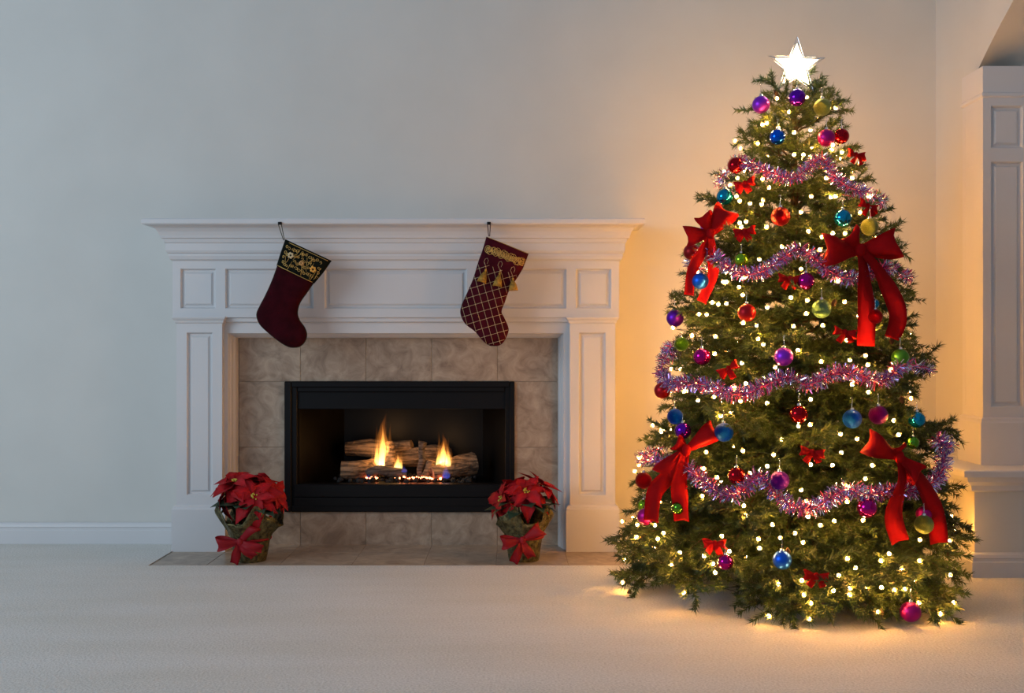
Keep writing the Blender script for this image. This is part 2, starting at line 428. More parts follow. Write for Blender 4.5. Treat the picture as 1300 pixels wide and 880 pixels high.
# burner tray and ember bed
M_coal = mat('charcoal', (0.02, 0.018, 0.017, 1), 0.9, var=0.6, vscale=60, bump=0.6, bscale=80)
br = thing('gas_burner', 'black burner tray with lava coals under the logs', 'burner', (-0.41, 0.15, fl))
DBR = 4.60
part('tray', box(X(425, DBR), X(604, DBR), .07, .30, fl, fl + .012, .003), M_black, br)
V, Fc = [], []
def ico_blob(c, r, sub=1):
    bm = bmesh.new(); bmesh.ops.create_icosphere(bm, subdivisions=sub, radius=1.0)
    sx_, sy_, sz_ = (random.uniform(.7, 1.3) for _ in range(3)); q = Quaternion((random.random(), random.random(), random.random(), random.random() + .1)).normalized()
    bm.verts.index_update()
    v = [Vector(c) + q @ Vector((p.co.x * sx_, p.co.y * sy_, p.co.z * sz_)) * r * random.uniform(.8, 1.15) for p in bm.verts]
    f = [tuple(p.index for p in fc.verts) for fc in bm.faces]; bm.free(); return v, f
gs = [ico_blob((random.uniform(X(426, DBR), X(603, DBR)), random.uniform(.065, .28), fl + random.uniform(.012, .028)), random.uniform(.006, .014)) for _ in range(260)]
o = part('coals', join(*gs), M_coal, br); o['kind'] = 'stuff'
M_ember = mat('glowing_ember', (0.3, 0.05, 0.02, 1), 0.9, emit=(1.0, 0.22, 0.08, 1), estr=14)
gs = []
for px, py in [(467, 607), (471, 606.5), (475, 606), (478, 607), (503, 606.5), (508, 607), (511, 606), (524, 607), (528, 606), (532, 607), (536, 606.5), (541, 606.5), (544, 607), (548, 607.5), (557, 608), (560, 607.5), (515, 605.5), (519, 607)]:
    for _ in range(3):
        gs.append(ico_blob(P(px + random.uniform(-2, 2), py + random.uniform(-1, 1), 4.60 + random.uniform(-.02, .02)), random.uniform(.0025, .0045)))
o = part('embers', join(*gs), M_ember, br); o['kind'] = 'stuff'

# logs
def log_material(name, dark, light, rot=0.0):
    m = mat(name, dark, 0.85, bump=0.9, bscale=50, dist=0.01); n = m.node_tree.nodes; l = m.node_tree.links
    tc = n.new('ShaderNodeTexCoord'); mp = n.new('ShaderNodeMapping'); mp.inputs['Scale'].default_value = (5, 40, 70); mp.inputs['Rotation'].default_value = (0, rot, 0)
    nt = n.new('ShaderNodeTexNoise'); nt.inputs['Scale'].default_value = 1.6; nt.inputs['Detail'].default_value = 6
    r = n.new('ShaderNodeValToRGB'); r.color_ramp.elements[0].position = .38; r.color_ramp.elements[1].position = .62
    r.color_ramp.elements[0].color = dark; r.color_ramp.elements[1].color = light
    l.new(tc.outputs['Object'], mp.inputs[0]); l.new(mp.outputs[0], nt.inputs['Vector']); l.new(nt.outputs['Fac'], r.inputs[0])
    l.new(r.outputs[0], n['Principled BSDF'].inputs['Base Color']); return m
M_log = log_material('bark_tan', (0.055, 0.033, 0.020, 1), (0.33, 0.20, 0.11, 1))
M_log2 = log_material('bark_dark', (0.02, 0.014, 0.012, 1), (0.14, 0.10, 0.08, 1))
M_cut = mat('log_end', (0.34, 0.21, 0.12, 1), 0.9, var=0.35, vscale=40)
def ceramic_log(label, pts, rads, m=None):
    w_ = [P(*p) for p in pts]; pts2 = smooth_path(w_, 5)
    rr = []
    for i in range(len(rads) - 1):
        for k in range(5): rr.append(rads[i] + (rads[i + 1] - rads[i]) * k / 5)
    rr.append(rads[-1]); rr = [r * 4.65 / F for r in rr]
    lo = thing('fire_log', label, 'log', w_[0], 'gas fire logs')
    n = 18; V, Fc = tube(pts2, rr, n, cap=False)
    V = [Vector(v) for v in V]
    for i in range(len(pts2)):
        for k in range(n):
            q = V[i * n + k]; ax = pts2[i]
            g = math.sin(k * 2.1 + i * .15) * .05 + noise.noise(Vector((k * .9, i * .22, len(label)))) * .13
            V[i * n + k] = ax + (q - ax) * (1 + g)
    part('bark', (V, Fc), m or M_log, lo, True)
    for e in (0, len(pts2) - 1):
        ring = [V[e * n + k] for k in range(n)]; c = sum(ring, Vector()) / n
        part('cut_end', (ring + [c], [(k, (k + 1) % n, n) for k in range(n)]), M_cut, lo)
    return lo
ceramic_log('upper split log lying behind the tall flame', [(439, 570, 4.78), (470, 569, 4.78), (497, 571, 4.78), (523, 565, 4.76)], [9, 12.5, 12, 6.5])
ceramic_log('thick tan log at left front of the gas fire', [(433, 597, 4.62), (452, 597, 4.63), (470, 594, 4.68), (482, 586, 4.78)], [11.5, 12, 11.5, 8])
ceramic_log('low charred curved log along middle front of the fire', [(466, 602, 4.60), (480, 597, 4.60), (494, 599, 4.61), (516, 602, 4.62)], [5.5, 6, 6.5, 5.5], M_log2)
ceramic_log('leaning split log right beside the tall flame', [(494, 563, 4.70), (496, 577, 4.67), (494, 592, 4.65), (491, 600, 4.64)], [6, 7, 6, 4])
ceramic_log('middle log lying behind upright forked branch', [(503, 584, 4.75), (524, 581, 4.76), (548, 577, 4.78), (570, 579, 4.80)], [9, 12.5, 13, 11])
ceramic_log('thin upright forked branch standing in front of the logs', [(537, 561, 4.66), (535, 572, 4.66), (536, 585, 4.65), (533, 598, 4.64), (537, 607, 4.64)], [5.5, 4, 4.5, 4, 5], M_log2)
ceramic_log('big tan log at right end of the gas fire', [(549, 601, 4.62), (564, 597, 4.64), (583, 592, 4.67), (601, 589, 4.70)], [8, 11.5, 14, 15.5])
ceramic_log('short charred log stub leaning at centre of the fire', [(548, 585, 4.64), (545, 595, 4.64), (541, 606, 4.63)], [5, 6, 7])

def flame_material(name, low, mid, high, strength, zfall=1.0):
    m = bpy.data.materials.new(name); m.use_nodes = True; n = m.node_tree.nodes; l = m.node_tree.links
    for q in list(n): n.remove(q)
    out = n.new('ShaderNodeOutputMaterial'); em = n.new('ShaderNodeEmission')
    tc = n.new('ShaderNodeTexCoord'); sp = n.new('ShaderNodeSeparateXYZ'); l.new(tc.outputs['Generated'], sp.inputs[0])
    r = n.new('ShaderNodeValToRGB'); cr = r.color_ramp
    cr.elements[0].position = 0.0; cr.elements[0].color = low; cr.elements[1].position = 1.0; cr.elements[1].color = high
    e = cr.elements.new(0.45); e.color = mid
    l.new(sp.outputs['Z'], r.inputs[0]); l.new(r.outputs[0], em.inputs['Color'])
    mp = n.new('ShaderNodeMapping'); mp.inputs['Scale'].default_value = (5, 5, 1.6); l.new(tc.outputs['Generated'], mp.inputs[0])
    nt = n.new('ShaderNodeTexNoise'); nt.inputs['Scale'].default_value = 1.4; nt.inputs['Detail'].default_value = 2; l.new(mp.outputs[0], nt.inputs['Vector'])
    s2 = n.new('ShaderNodeMapRange'); s2.inputs[1].default_value = .3; s2.inputs[2].default_value = .7; s2.inputs[3].default_value = .25; s2.inputs[4].default_value = 1.3
    l.new(nt.outputs['Fac'], s2.inputs[0])
    fz = n.new('ShaderNodeMapRange'); fz.inputs[1].default_value = 0.1; fz.inputs[2].default_value = 1.0; fz.inputs[3].default_value = 1.0; fz.inputs[4].default_value = 0.10
    l.new(sp.outputs['Z'], fz.inputs[0])
    mu = n.new('ShaderNodeMath'); mu.operation = 'MULTIPLY'; l.new(s2.outputs[0], mu.inputs[0]); l.new(fz.outputs[0], mu.inputs[1])
    m2 = n.new('ShaderNodeMath'); m2.operation = 'MULTIPLY'; m2.inputs[1].default_value = strength; l.new(mu.outputs[0], m2.inputs[0])
    l.new(m2.outputs[0], em.inputs['Strength']); l.new(em.outputs[0], out.inputs['Volume'])
    return m
M_flame = flame_material('flame', (1.0, 0.62, 0.22, 1), (1.0, 0.50, 0.10, 1), (1.0, 0.26, 0.03, 1), 260)
M_flame_out = flame_material('flame_outer', (1.0, 0.45, 0.10, 1), (1.0, 0.33, 0.05, 1), (1.0, 0.20, 0.02, 1), 26)
M_blue = flame_material('blue_flame', (0.10, 0.14, 1.0, 1), (0.12, 0.18, 1.0, 1), (0.25, 0.15, 0.8, 1), 22)
def flame_geo(px, base, top, wpx, d, lean=0.0, seed=0):
    prof = [(0.0, 0.45), (0.05, .80), (.13, 1.0), (.28, .92), (.45, .70), (.6, .48), (.75, .28), (.88, .13), (1.0, .01)]
    V, Fc = [], []; n = 12; b = P(px, base, d); H = (base - top) * d / F; R = wpx * d / F / 2
    for t, r in prof:
        ox = lean * t * R + noise.noise(Vector((t * 2.5, seed, 0))) * R * .7 * t
        for k in range(n):
            a = 2 * PI * k / n
            V.append((b.x + ox + math.cos(a) * R * r, b.y + math.sin(a) * R * r * .7, b.z + H * t))
    for i in range(len(prof) - 1):
        for k in range(n): Fc.append((i * n + k, i * n + (k + 1) % n, (i + 1) * n + (k + 1) % n, (i + 1) * n + k))
    Fc += [tuple(range(n))[::-1], tuple((len(prof) - 1) * n + k for k in range(n))]
    return V, Fc
def flame(label, px, base, top, wpx, d, power, tongues=()):
    t = thing('flame', label, 'flame', P(px, base, d), 'gas fire flames')
    for dx, hh, ww, dd in ((0, .80, .50, 0), (-.28, .52, .36, .006), (.26, .58, .34, -.006)):
        part('bright_core', flame_geo(px + dx * wpx, base + abs(dx) * 4, base + (top - base) * hh, wpx * ww, d + dd, .1 * dx, px + dx * 9), M_flame, t, True)
    part('outer_flame', flame_geo(px, base + 1, top, wpx * .95, d + .001, .1, px + 3), M_flame_out, t, True)
    for q in tongues: part('flame_tongue', flame_geo(q[0], q[1], q[2], q[3], d + .012, .1, q[0]), M_flame_out, t, True)
    li = bpy.data.lights.new('flame_light', 'POINT'); li.energy = power; li.color = (1.0, 0.5, 0.16); li.shadow_soft_size = 0.03
    lo = bpy.data.objects.new('flame_light', li); C.objects.link(lo); lo.parent = t; lo.location = (0, -0.035, (base - top) * .5 * d / F)
flame('tall bright yellow flame at left of the gas fire', 486, 597, 521, 24, 4.66, 0.55, [(478, 594, 534, 8), (495, 592, 531, 8), (473, 590, 558, 4), (483, 590, 527, 6), (490, 590, 526, 6)])
flame('small yellow flame licking beside the leaning split log', 505, 595, 569, 14, 4.66, 0.12, [(509, 590, 567, 6)])
flame('bright orange flame at right side of the gas fire', 563, 593, 548, 23, 4.62, 0.35, [(557, 588, 543, 6), (569, 588, 552, 6), (563, 588, 556, 6), (573, 590, 566, 4)])
for lab, px, b, t, w_ in (('blue gas flame low at left front of the fire', 468, 608, 593, 6), ('small blue gas flame in the middle of the fire', 513, 600, 590, 8), ('wide blue gas flame low at right front of the fire', 566, 608, 588, 11)):
    tag(part('blue_flame', flame_geo(px, b, t, w_, 4.585, 0, px), M_blue, None, True), lab, 'flame', 'blue gas flames')

# ------------------------------------------------------------------ stockings
def loft_stocking(parent, secs, d, thick, name, m, i0=0, i1=None, grow=1.0, close_bottom=True):
    """secs: (left pixel, right pixel) chords from top to toe"""
    S = [(P(*a, d), P(*b, d)) for a, b in secs]
    L = smooth_path([s[0] for s in S], 5); R = smooth_path([s[1] for s in S], 5)
    n = 24; V, Fc = [], []
    lo = i0 * 5; hi = (len(S) - 1) * 5 if i1 is None else i1 * 5
    for i in range(lo, hi + 1):
        c = (L[i] + R[i]) / 2; u = (L[i] - R[i]) / 2; wd = u.length
        th = min(thick, wd * .55) * (0.75 + 0.25 * min(1, i / 8))
        for k in range(n):
            a = 2 * PI * k / n; ca, sa = math.cos(a), math.sin(a)
            sx_ = math.copysign(abs(ca) ** .75, ca); sy_ = math.copysign(abs(sa) ** .75, sa)
            wob = 1 + .06 * noise.noise(Vector((k * .4, i * .25, d * 10)))
            V.append(c + u * sx_ * (1 + (grow - 1) * .5) + Vector((0, -1, 0)) * th * sy_ * wob * grow)
    m_ = hi - lo
    for i in range(m_):
        for k in range(n): Fc.append((i * n + k, (i * n + (k + 1) % n), (i + 1) * n + (k + 1) % n, (i + 1) * n + k))
    Fc.append(tuple(range(n)))
    if close_bottom: Fc.append(tuple(m_ * n + k for k in range(n))[::-1])
    return part(name, (V, Fc), m, parent, True), (V, Fc)
def crop_secs(lst, ox, oy, s): return [((ox + a / s, oy + b / s), (ox + c / s, oy + e / s)) for a, b, c, e in lst]
def on_surface(bvh, px, py, d, lift=.0008):
    p = P(px, py, d); h = bvh.ray_cast(Vector((p.x, p.y - .3, p.z)), Vector((0, 1, 0)))
    return None if h[0] is None else Vector((h[0].x, h[0].y - lift, h[0].z))
def thread(bvh, pts, d, r, lift=.0006, n=4):
    out, run = [], []
    for q in pts:
        s = on_surface(bvh, q[0], q[1], d, lift)
        if s is None:
            if len(run) > 1: out.append(tube(run, r, n))
            run = []
        else: run.append(s)
    if len(run) > 1: out.append(tube(run, r, n))
    return out
M_burg = mat('burgundy_velvet', (0.030, 0.0012, 0.004, 1), 0.9, var=0.3, vscale=20, sheen=0.0, spec=0.1, bump=0.15, bscale=250)
M_burg2 = mat('burgundy_quilt', (0.048, 0.0022, 0.008, 1), 0.85, var=0.25, vscale=20, sheen=0.0, spec=0.1, bump=0.15, bscale=250)
M_dgreen = mat('dark_green_velvet', (0.004, 0.006, 0.004, 1), 0.9, var=0.3, vscale=20, spec=0.1)
M_piping = mat('piping_green', (0.03, 0.04, 0.02, 1), 0.8)
M_cream = mat('cream_thread', (0.62, 0.48, 0.27, 1), 0.5, 0.3)
M_tassel = mat('gold_tassel', (0.42, 0.24, 0.03, 1), 0.6, 0.1, var=0.4, vscale=120)
DS = 4.235
S1 = crop_secs([(262, 168, 536, 296), (235, 245, 488, 366), (207, 332, 430, 438), (172, 428, 388, 498), (136, 508, 346, 560), (100, 578, 331, 620),
                (78, 632, 343, 668), (97, 692, 374, 712), (150, 745, 388, 756), (205, 790, 378, 798), (250, 820, 352, 826), (285, 835, 325, 836)], 310, 270, 4.89)
st1 = thing('christmas_stocking', 'plain burgundy velvet stocking with black cuff embroidered in gold', 'stocking', P(360, 284, DS))
_, g = loft_stocking(st1, S1, DS, .030, 'sock', M_burg, 2)
_, gc = loft_stocking(st1, S1, DS, .030, 'cuff', M_dgreen, 0, 2, 1.10)
bv = BVHTree.FromPolygons([Vector(v) for v in gc[0]], gc[1])
cc = lambda a, b: (310 + a / 4.89, 270 + b / 4.89)
def lerp2(p, q, t): return (p[0] + (q[0] - p[0]) * t, p[1] + (q[1] - p[1]) * t)
def line(p, q, n=14): return [lerp2(p, q, i / n) for i in range(n + 1)]
geos = []
geos += thread(bv, line(cc(285, 190), cc(524, 302)), DS, .0012)
geos += thread(bv, line(cc(209, 328), cc(428, 434)), DS, .0014)
# scrollwork laid out on the cuff: u along, v down
co, cu, cv = (262, 178), (262, 120), (-52, 155)
def cq(u, v): return cc(co[0] + cu[0] * u + cv[0] * v, co[1] + cu[1] * u + cv[1] * v)
def spiral(u, v, r, a0, turns, sgn):
    return [cq(u + (r * (1 - .8 * t)) * math.cos(a0 + sgn * turns * 2 * PI * t), v + (r * (1 - .8 * t)) * 1.75 * math.sin(a0 + sgn * turns * 2 * PI * t)) for t in [i / 16 for i in range(17)]]
rs = random.Random(4)
for i in range(13):
    for j in range(4):
        u = .09 + .065 * i + rs.uniform(-.02, .02); v = .20 + .20 * j + rs.uniform(-.05, .05)
        if (abs(u - .24) < .07 and abs(v - .45) < .2) or (abs(u - .76) < .07 and abs(v - .55) < .2): continue
        geos += thread(bv, spiral(u, v, rs.uniform(.032, .045), rs.uniform(0, 6.3), rs.uniform(.9, 1.3), rs.choice((-1, 1))), DS, .0011)
for i in range(9):
    u = .12 + .09 * i; v = .5 + .3 * math.sin(i * 1.9)
    geos += thread(bv, [cq(u + .09 * t, v + .25 * math.sin(t * 3 + i)) for t in [k / 8 for k in range(9)]], DS, .0008)
part('gold_embroidery', join(*geos), M_gold, st1, True)
def flower_patch(parent, bvh, u, v, r, m):
    gs = []
    for k in range(6):
        a = 2 * PI * k / 6
        q = cq(u + r * .6 * math.cos(a), v + r * 1.05 * math.sin(a)); s = on_surface(bvh, q[0], q[1], DS, .001)
        if s is None: continue
        e = lathe([(.0001, -.0014), (.0042, -.0009), (.0052, 0), (.0042, .0009), (.0001, .0014)], 8)
        gs.append(([Vector((s.x + p[0], s.y + p[2] - .0005, s.z + p[1])) for p in e[0]], e[1]))
    if gs: part('embroidered_flower', join(*gs), m, parent, True)
for u, v, r, m in ((.22, .42, .075, M_cream), (.77, .55, .075, mat('amber_thread', (0.75, 0.36, 0.06, 1), 0.4, 0.5)), (.50, .52, .055, mat('rose_gold_thread', (0.5, 0.25, 0.08, 1), 0.4, 0.5))):
    flower_patch(st1, bv, u, v, r, m)
edge = [P(*a, DS) for a, b in S1] + [P(*b, DS) for a, b in S1[::-1]]
part('piping', tube(smooth_path(edge, 4), .0022, 6), M_piping, st1, True)
def hang_loop(parent, top, bot, m):
    a, b = P(*top, DS), P(*bot, DS); y = YFZ - .095
    a = Vector((a.x, y - .004, a.z))
    pts1 = [a + Vector((-.006, 0, 0)), b + Vector((-.002, 0, 0))]
    pts2 = [a + Vector((.006, 0, 0)), b + Vector((.002, 0, 0))]
    g = join(tube([pts1[0].lerp(pts1[1], i / 5) for i in range(6)], .0017, 6), tube([pts2[0].lerp(pts2[1], i / 5) for i in range(6)], .0017, 6),
             tube([a + Vector((.006 * math.cos(t), 0, .004 * math.sin(t))) for t in [PI * i / 8 for i in range(9)]], .0017, 6))
    part('hanging_loop', g, m, parent, True)
    part('hook', box(a.x - .0075, a.x + .0075, y - .007, y + .004, a.z - .001, a.z + .010, .0015), M_black, parent)
hang_loop(st1, (353.5, 284), (360.5, 305), M_piping)

S2 = crop_secs([(232, 150, 494, 256), (206, 238, 464, 336), (180, 310, 430, 396), (150, 410, 376, 480), (112, 498, 346, 560), (76, 580, 327, 614),
                (72, 632, 345, 655), (100, 690, 369, 712), (158, 736, 368, 745), (200, 785, 347, 792), (228, 812, 325, 818), (255, 828, 300, 829)], 570, 270, 4.89)
st2 = thing('christmas_stocking', 'burgundy stocking with gold diamond quilting, lace band and tassels', 'stocking', P(621, 284, DS))
_, g = loft_stocking(st2, S2, DS, .030, 'sock', M_burg2)
bv2 = BVHTree.FromPolygons([Vector(v) for v in g[0]], g[1])
c2 = lambda a, b: (570 + a / 4.89, 270 + b / 4.89)
geos, dots = [], []
def below_cuff(q):
    a, b = (q[0] - 570) * 4.89, (q[1] - 270) * 4.89
    return b > 262 + (a - 195) * .40 + 40
dA = Vector((.27, .963)).normalized(); dB = Vector((.96, -.28)).normalized()
A0 = Vector((205, 560)); step = 45
for i in range(-12, 13):
    p0 = A0 + Vector((1, .15)) * step * i; p1 = A0 + Vector((.05, 1)) * step * 1.18 * i
    for p, dd in ((p0, dA), (p1, dB)):
        pts = [c2(*(p + dd * s)) for s in range(-520, 521, 10)]
        geos += thread(bv2, [q for q in pts if below_cuff(q)], DS, .0008)
for i in range(-12, 13):
    for j in range(-12, 13):
        # intersection of line family A(i) and B(j)
        pa = A0 + Vector((1, .15)) * step * i; pb = A0 + Vector((.05, 1)) * step * 1.18 * j
        den = dA.x * dB.y - dA.y * dB.x; dlt = pb - pa
        s = (dlt.x * dB.y - dlt.y * dB.x) / den; q = c2(*(pa + dA * s))
        if not below_cuff(q): continue
        h = on_surface(bv2, q[0], q[1], DS, .001)
        if h: dots.append(ico_blob(h, .0017))
part('quilting_thread', join(*geos), M_cream, st2, True)
part('bead', join(*dots), mat('pearl', (0.75, 0.62, 0.40, 1), 0.3, 0.2), st2, True)['label'] = 'tiny cream beads where the quilting threads cross'
lace = []
b0, b1 = (240, 228), (470, 318)
rs = random.Random(3)
for i in range(15):
    t = (i + .3) / 15; cx, cy = b0[0] + (b1[0] - b0[0]) * t, b0[1] + (b1[1] - b0[1]) * t
    for r in (24, 15, 8):
        ox, oy = rs.uniform(-5, 5), rs.uniform(-7, 7)
        lace += thread(bv2, [c2(cx + ox + r * .75 * math.cos(a), cy + oy + r * math.sin(a)) for a in [2 * PI * k / 12 for k in range(13)]], DS, .0011, .001)
part('gold_lace_band', join(*lace), M_gold, st2, True)
hem = thread(bv2, line(c2(240, 155), c2(486, 256)), DS, .0010)
if hem: part('top_hem', join(*hem), M_tassel, st2, True)
for ax, ay, bx, by in ((232, 352, 215, 395), (318, 372, 307, 420), (396, 405, 398, 445)):
    top = on_surface(bv2, *c2(ax, ay), DS, .006) or P(*c2(ax, ay), DS - .02)
    bot = P(*c2(bx + (bx - ax) * .6, by + 38), DS); bot.y = top.y - .006
    n = 30; V, Fc = [], []; R = .0175
    dirv = bot - top; a_, b_ = frame_for(dirv)
    ta = tube([top + dirv * t for t in (0, .08, .16, .2, .45, .75, 1.0)], [.002, .0045, .0045, .003, R * .55, R * .85, R], 14)
    ts = part('tassel', ta, M_tassel, st2, True)
    g = [tube([top + dirv * .2 + (a_ * math.cos(q) + b_ * math.sin(q)) * .003, top + dirv * .6 + (a_ * math.cos(q) + b_ * math.sin(q)) * R * .75, top + dirv * 1.05 + (a_ * math.cos(q) + b_ * math.sin(q)) * R * 1.02], .0008, 3) for q in [2 * PI * k / n for k in range(n)]]
    part('fringe', join(*g), M_tassel, ts, True)
    cd = thread(bv2, [c2(ax + o[0], ay + o[1]) for o in ((0, -2), (-5, -22), (-14, -42), (-6, -62), (8, -66), (14, -50), (6, -30))], DS, .0007, .001)
    if cd: part('cord', join(*cd), M_cream, ts, True)
hang_loop(st2, (620.5, 284), (621, 300), mat('loop_burgundy', (0.05, 0.008, 0.015, 1), 0.8))

# ------------------------------------------------------------------ ribbon bows
def ribbon(path, widths, wdir, thick=.0012, taper_end=False):
    """strip along path, width along wdir(i), with real thickness"""
    V, Fc = [], []; m = len(path); cols = 5
    for side in (0, 1):
        for i, p in enumerate(path):
            t = (path[min(i + 1, m - 1)] - path[max(i - 1, 0)]).normalized()
            wv = wdir(i) if callable(wdir) else wdir
            wv = (wv - t * wv.dot(t)).normalized(); nn = t.cross(wv).normalized()
            for c in range(cols):
                s = (c / (cols - 1) - .5)
                V.append(p + wv * widths[i] * s + nn * (side - .5) * thick + nn * widths[i] * .10 * (math.cos(s * 5 + i * .35)))
    N = m * cols
    for i in range(m - 1):
        for c in range(cols - 1):
            a = i * cols + c; q = (a, a + 1, a + cols + 1, a + cols)
            Fc.append(q); Fc.append(tuple(N + k for k in q[::-1]))
        for c in (0, cols - 1):
            a = i * cols + c; Fc.append((a, a + cols, N + a + cols, N + a))
    for i in (0, m - 1):
        for c in range(cols - 1):
            a = i * cols + c; Fc.append((a, a + 1, N + a + 1, N + a))
    return V, Fc
def bow_parts(parent, s, W, loops, tails, m, knot=.5, depth=.32, tw_=.78):
    """local frame: x right, -y out to the viewer, z up. loops: (angle, length); tails: list of waypoint lists (x, z, out)"""
    for ang, L, wscale in loops:
        dr = Vector((math.cos(ang), 0, math.sin(ang))); pv = Vector((-math.sin(ang), 0, math.cos(ang)))
        n = 17; path, wd = [], []
        for i in range(n):
            t = i / (n - 1); e = math.sin(PI * t)
            rr = L * e ** .75; dep = -depth * L * math.sin(2 * PI * t) * .75 * (1 if True else 0) - .02 * s * e
            path.append(dr * rr + Vector((0, dep, 0)) + pv * L * .05 * math.sin(2 * PI * t))
            wd.append(W * wscale * (.28 + .72 * min(1, e ** .8)))
        part_l(parent, 'loop', ribbon(path, wd, lambda i, pv=pv: pv), m)
    for tl in tails:
        pts = smooth_path([Vector((q[0], -q[2], q[1])) for q in tl], 6); n = len(pts)
        wd = [W * tw_ * (.40 + .60 * min(1, (i / n) * 2.6)) for i in range(n)]
        def wdir(i, pts=pts, n=n):
            t = (pts[min(i + 1, n - 1)] - pts[max(i - 1, 0)]).normalized()
            b = Vector((0, -1, 0)); q = t.cross(b)
            if q.length < .2: q = Vector((1, 0, 0))
            tw = .3 * math.sin(i * .28)
            return (q.normalized() * math.cos(tw) + b * math.sin(tw))
        part_l(parent, 'tail', ribbon(pts, wd, wdir), m)
    kb = lathe([(.001, -.5), (.32, -.48), (.46, -.25), (.5, 0), (.46, .25), (.32, .48), (.001, .5)], 12)
    part_l(parent, 'knot', ([(v[0] * W * knot, v[1] * W * knot * .8 - .012 * s, v[2] * W * knot * 1.2) for v in kb[0]], kb[1]), m, True)
def part_l(parent, name, geo, m, smooth=True):
    return link(name, mesh_from(name, geo[0], geo[1], m, smooth), parent)

# ------------------------------------------------------------------ poinsettias
M_bract = mat('poinsettia_bract', (0.36, 0.003, 0.008, 1), 0.65, spec=0.25, var=0.3, vscale=30, bump=0.2, bscale=60)
M_leaf = mat('poinsettia_leaf', (0.018, 0.045, 0.022, 1), 0.5, var=0.4, vscale=25)
M_wrap = mat('olive_gold_foil', (0.085, 0.085, 0.040, 1), 0.35, 0.65, var=0.6, vscale=70, bump=0.7, bscale=140, col2=(0.22, 0.19, 0.08, 1))
M_cyath = mat('yellow_cyathia', (0.55, 0.42, 0.05, 1), 0.6)
M_pbow = mat('pot_ribbon_red', (0.26, 0.003, 0.010, 1), 0.6, spec=0.3)
M_soil = mat('potting_soil', (0.02, 0.015, 0.01, 1), 1.0)
def leaf_mesh(name, L, Wd, m, fold=.22, droop=.25, lobes=True):
    n = 8; V, Fc = [], []
    for i in range(n + 1):
        t = i / n; wv = Wd * (math.sin(PI * min(1, t * 1.02)) ** .8) * (1 - .35 * t)
        if lobes and i in (3, 5): wv *= 1.18
        wv = max(wv, .0006)
        z = -droop * L * t * t; V += [(L * t, -wv, z + fold * wv), (L * t, 0, z), (L * t, wv, z + fold * wv)]
    k = len(V); V += [(a, b, c - .0009) for a, b, c in V]
    for i in range(n):
        for c in (0, 1):
            a = 3 * i + c; q = (a, a + 1, a + 4, a + 3); Fc += [q, tuple(k + j for j in q[::-1])]
        for c in (0, 2): a = 3 * i + c; Fc.append((a, a + 3, k + a + 3, k + a))
    return mesh_from(name, V, Fc, m, True)
bract_me = [leaf_mesh('bract', .088, .028, M_bract, .25, d) for d in (.15, .35, .6)]
leaf_me = [leaf_mesh('leaf', .085, .030, M_leaf, .2, d) for d in (.2, .45)]
def orient(o, origin, direction, roll=0.0, sc=(1, 1, 1)):
    x = direction.normalized(); up = Vector((0, 0, 1)); y = up.cross(x)
    if y.length < .05: y = Vector((0, 1, 0))
    y.normalize(); z = x.cross(y)
    m = Matrix.Translation(origin) @ Matrix((x, y, z)).transposed().to_4x4() @ Matrix.Rotation(roll, 4, 'X') @ Matrix.Diagonal((*sc, 1))
    o.matrix_local = m
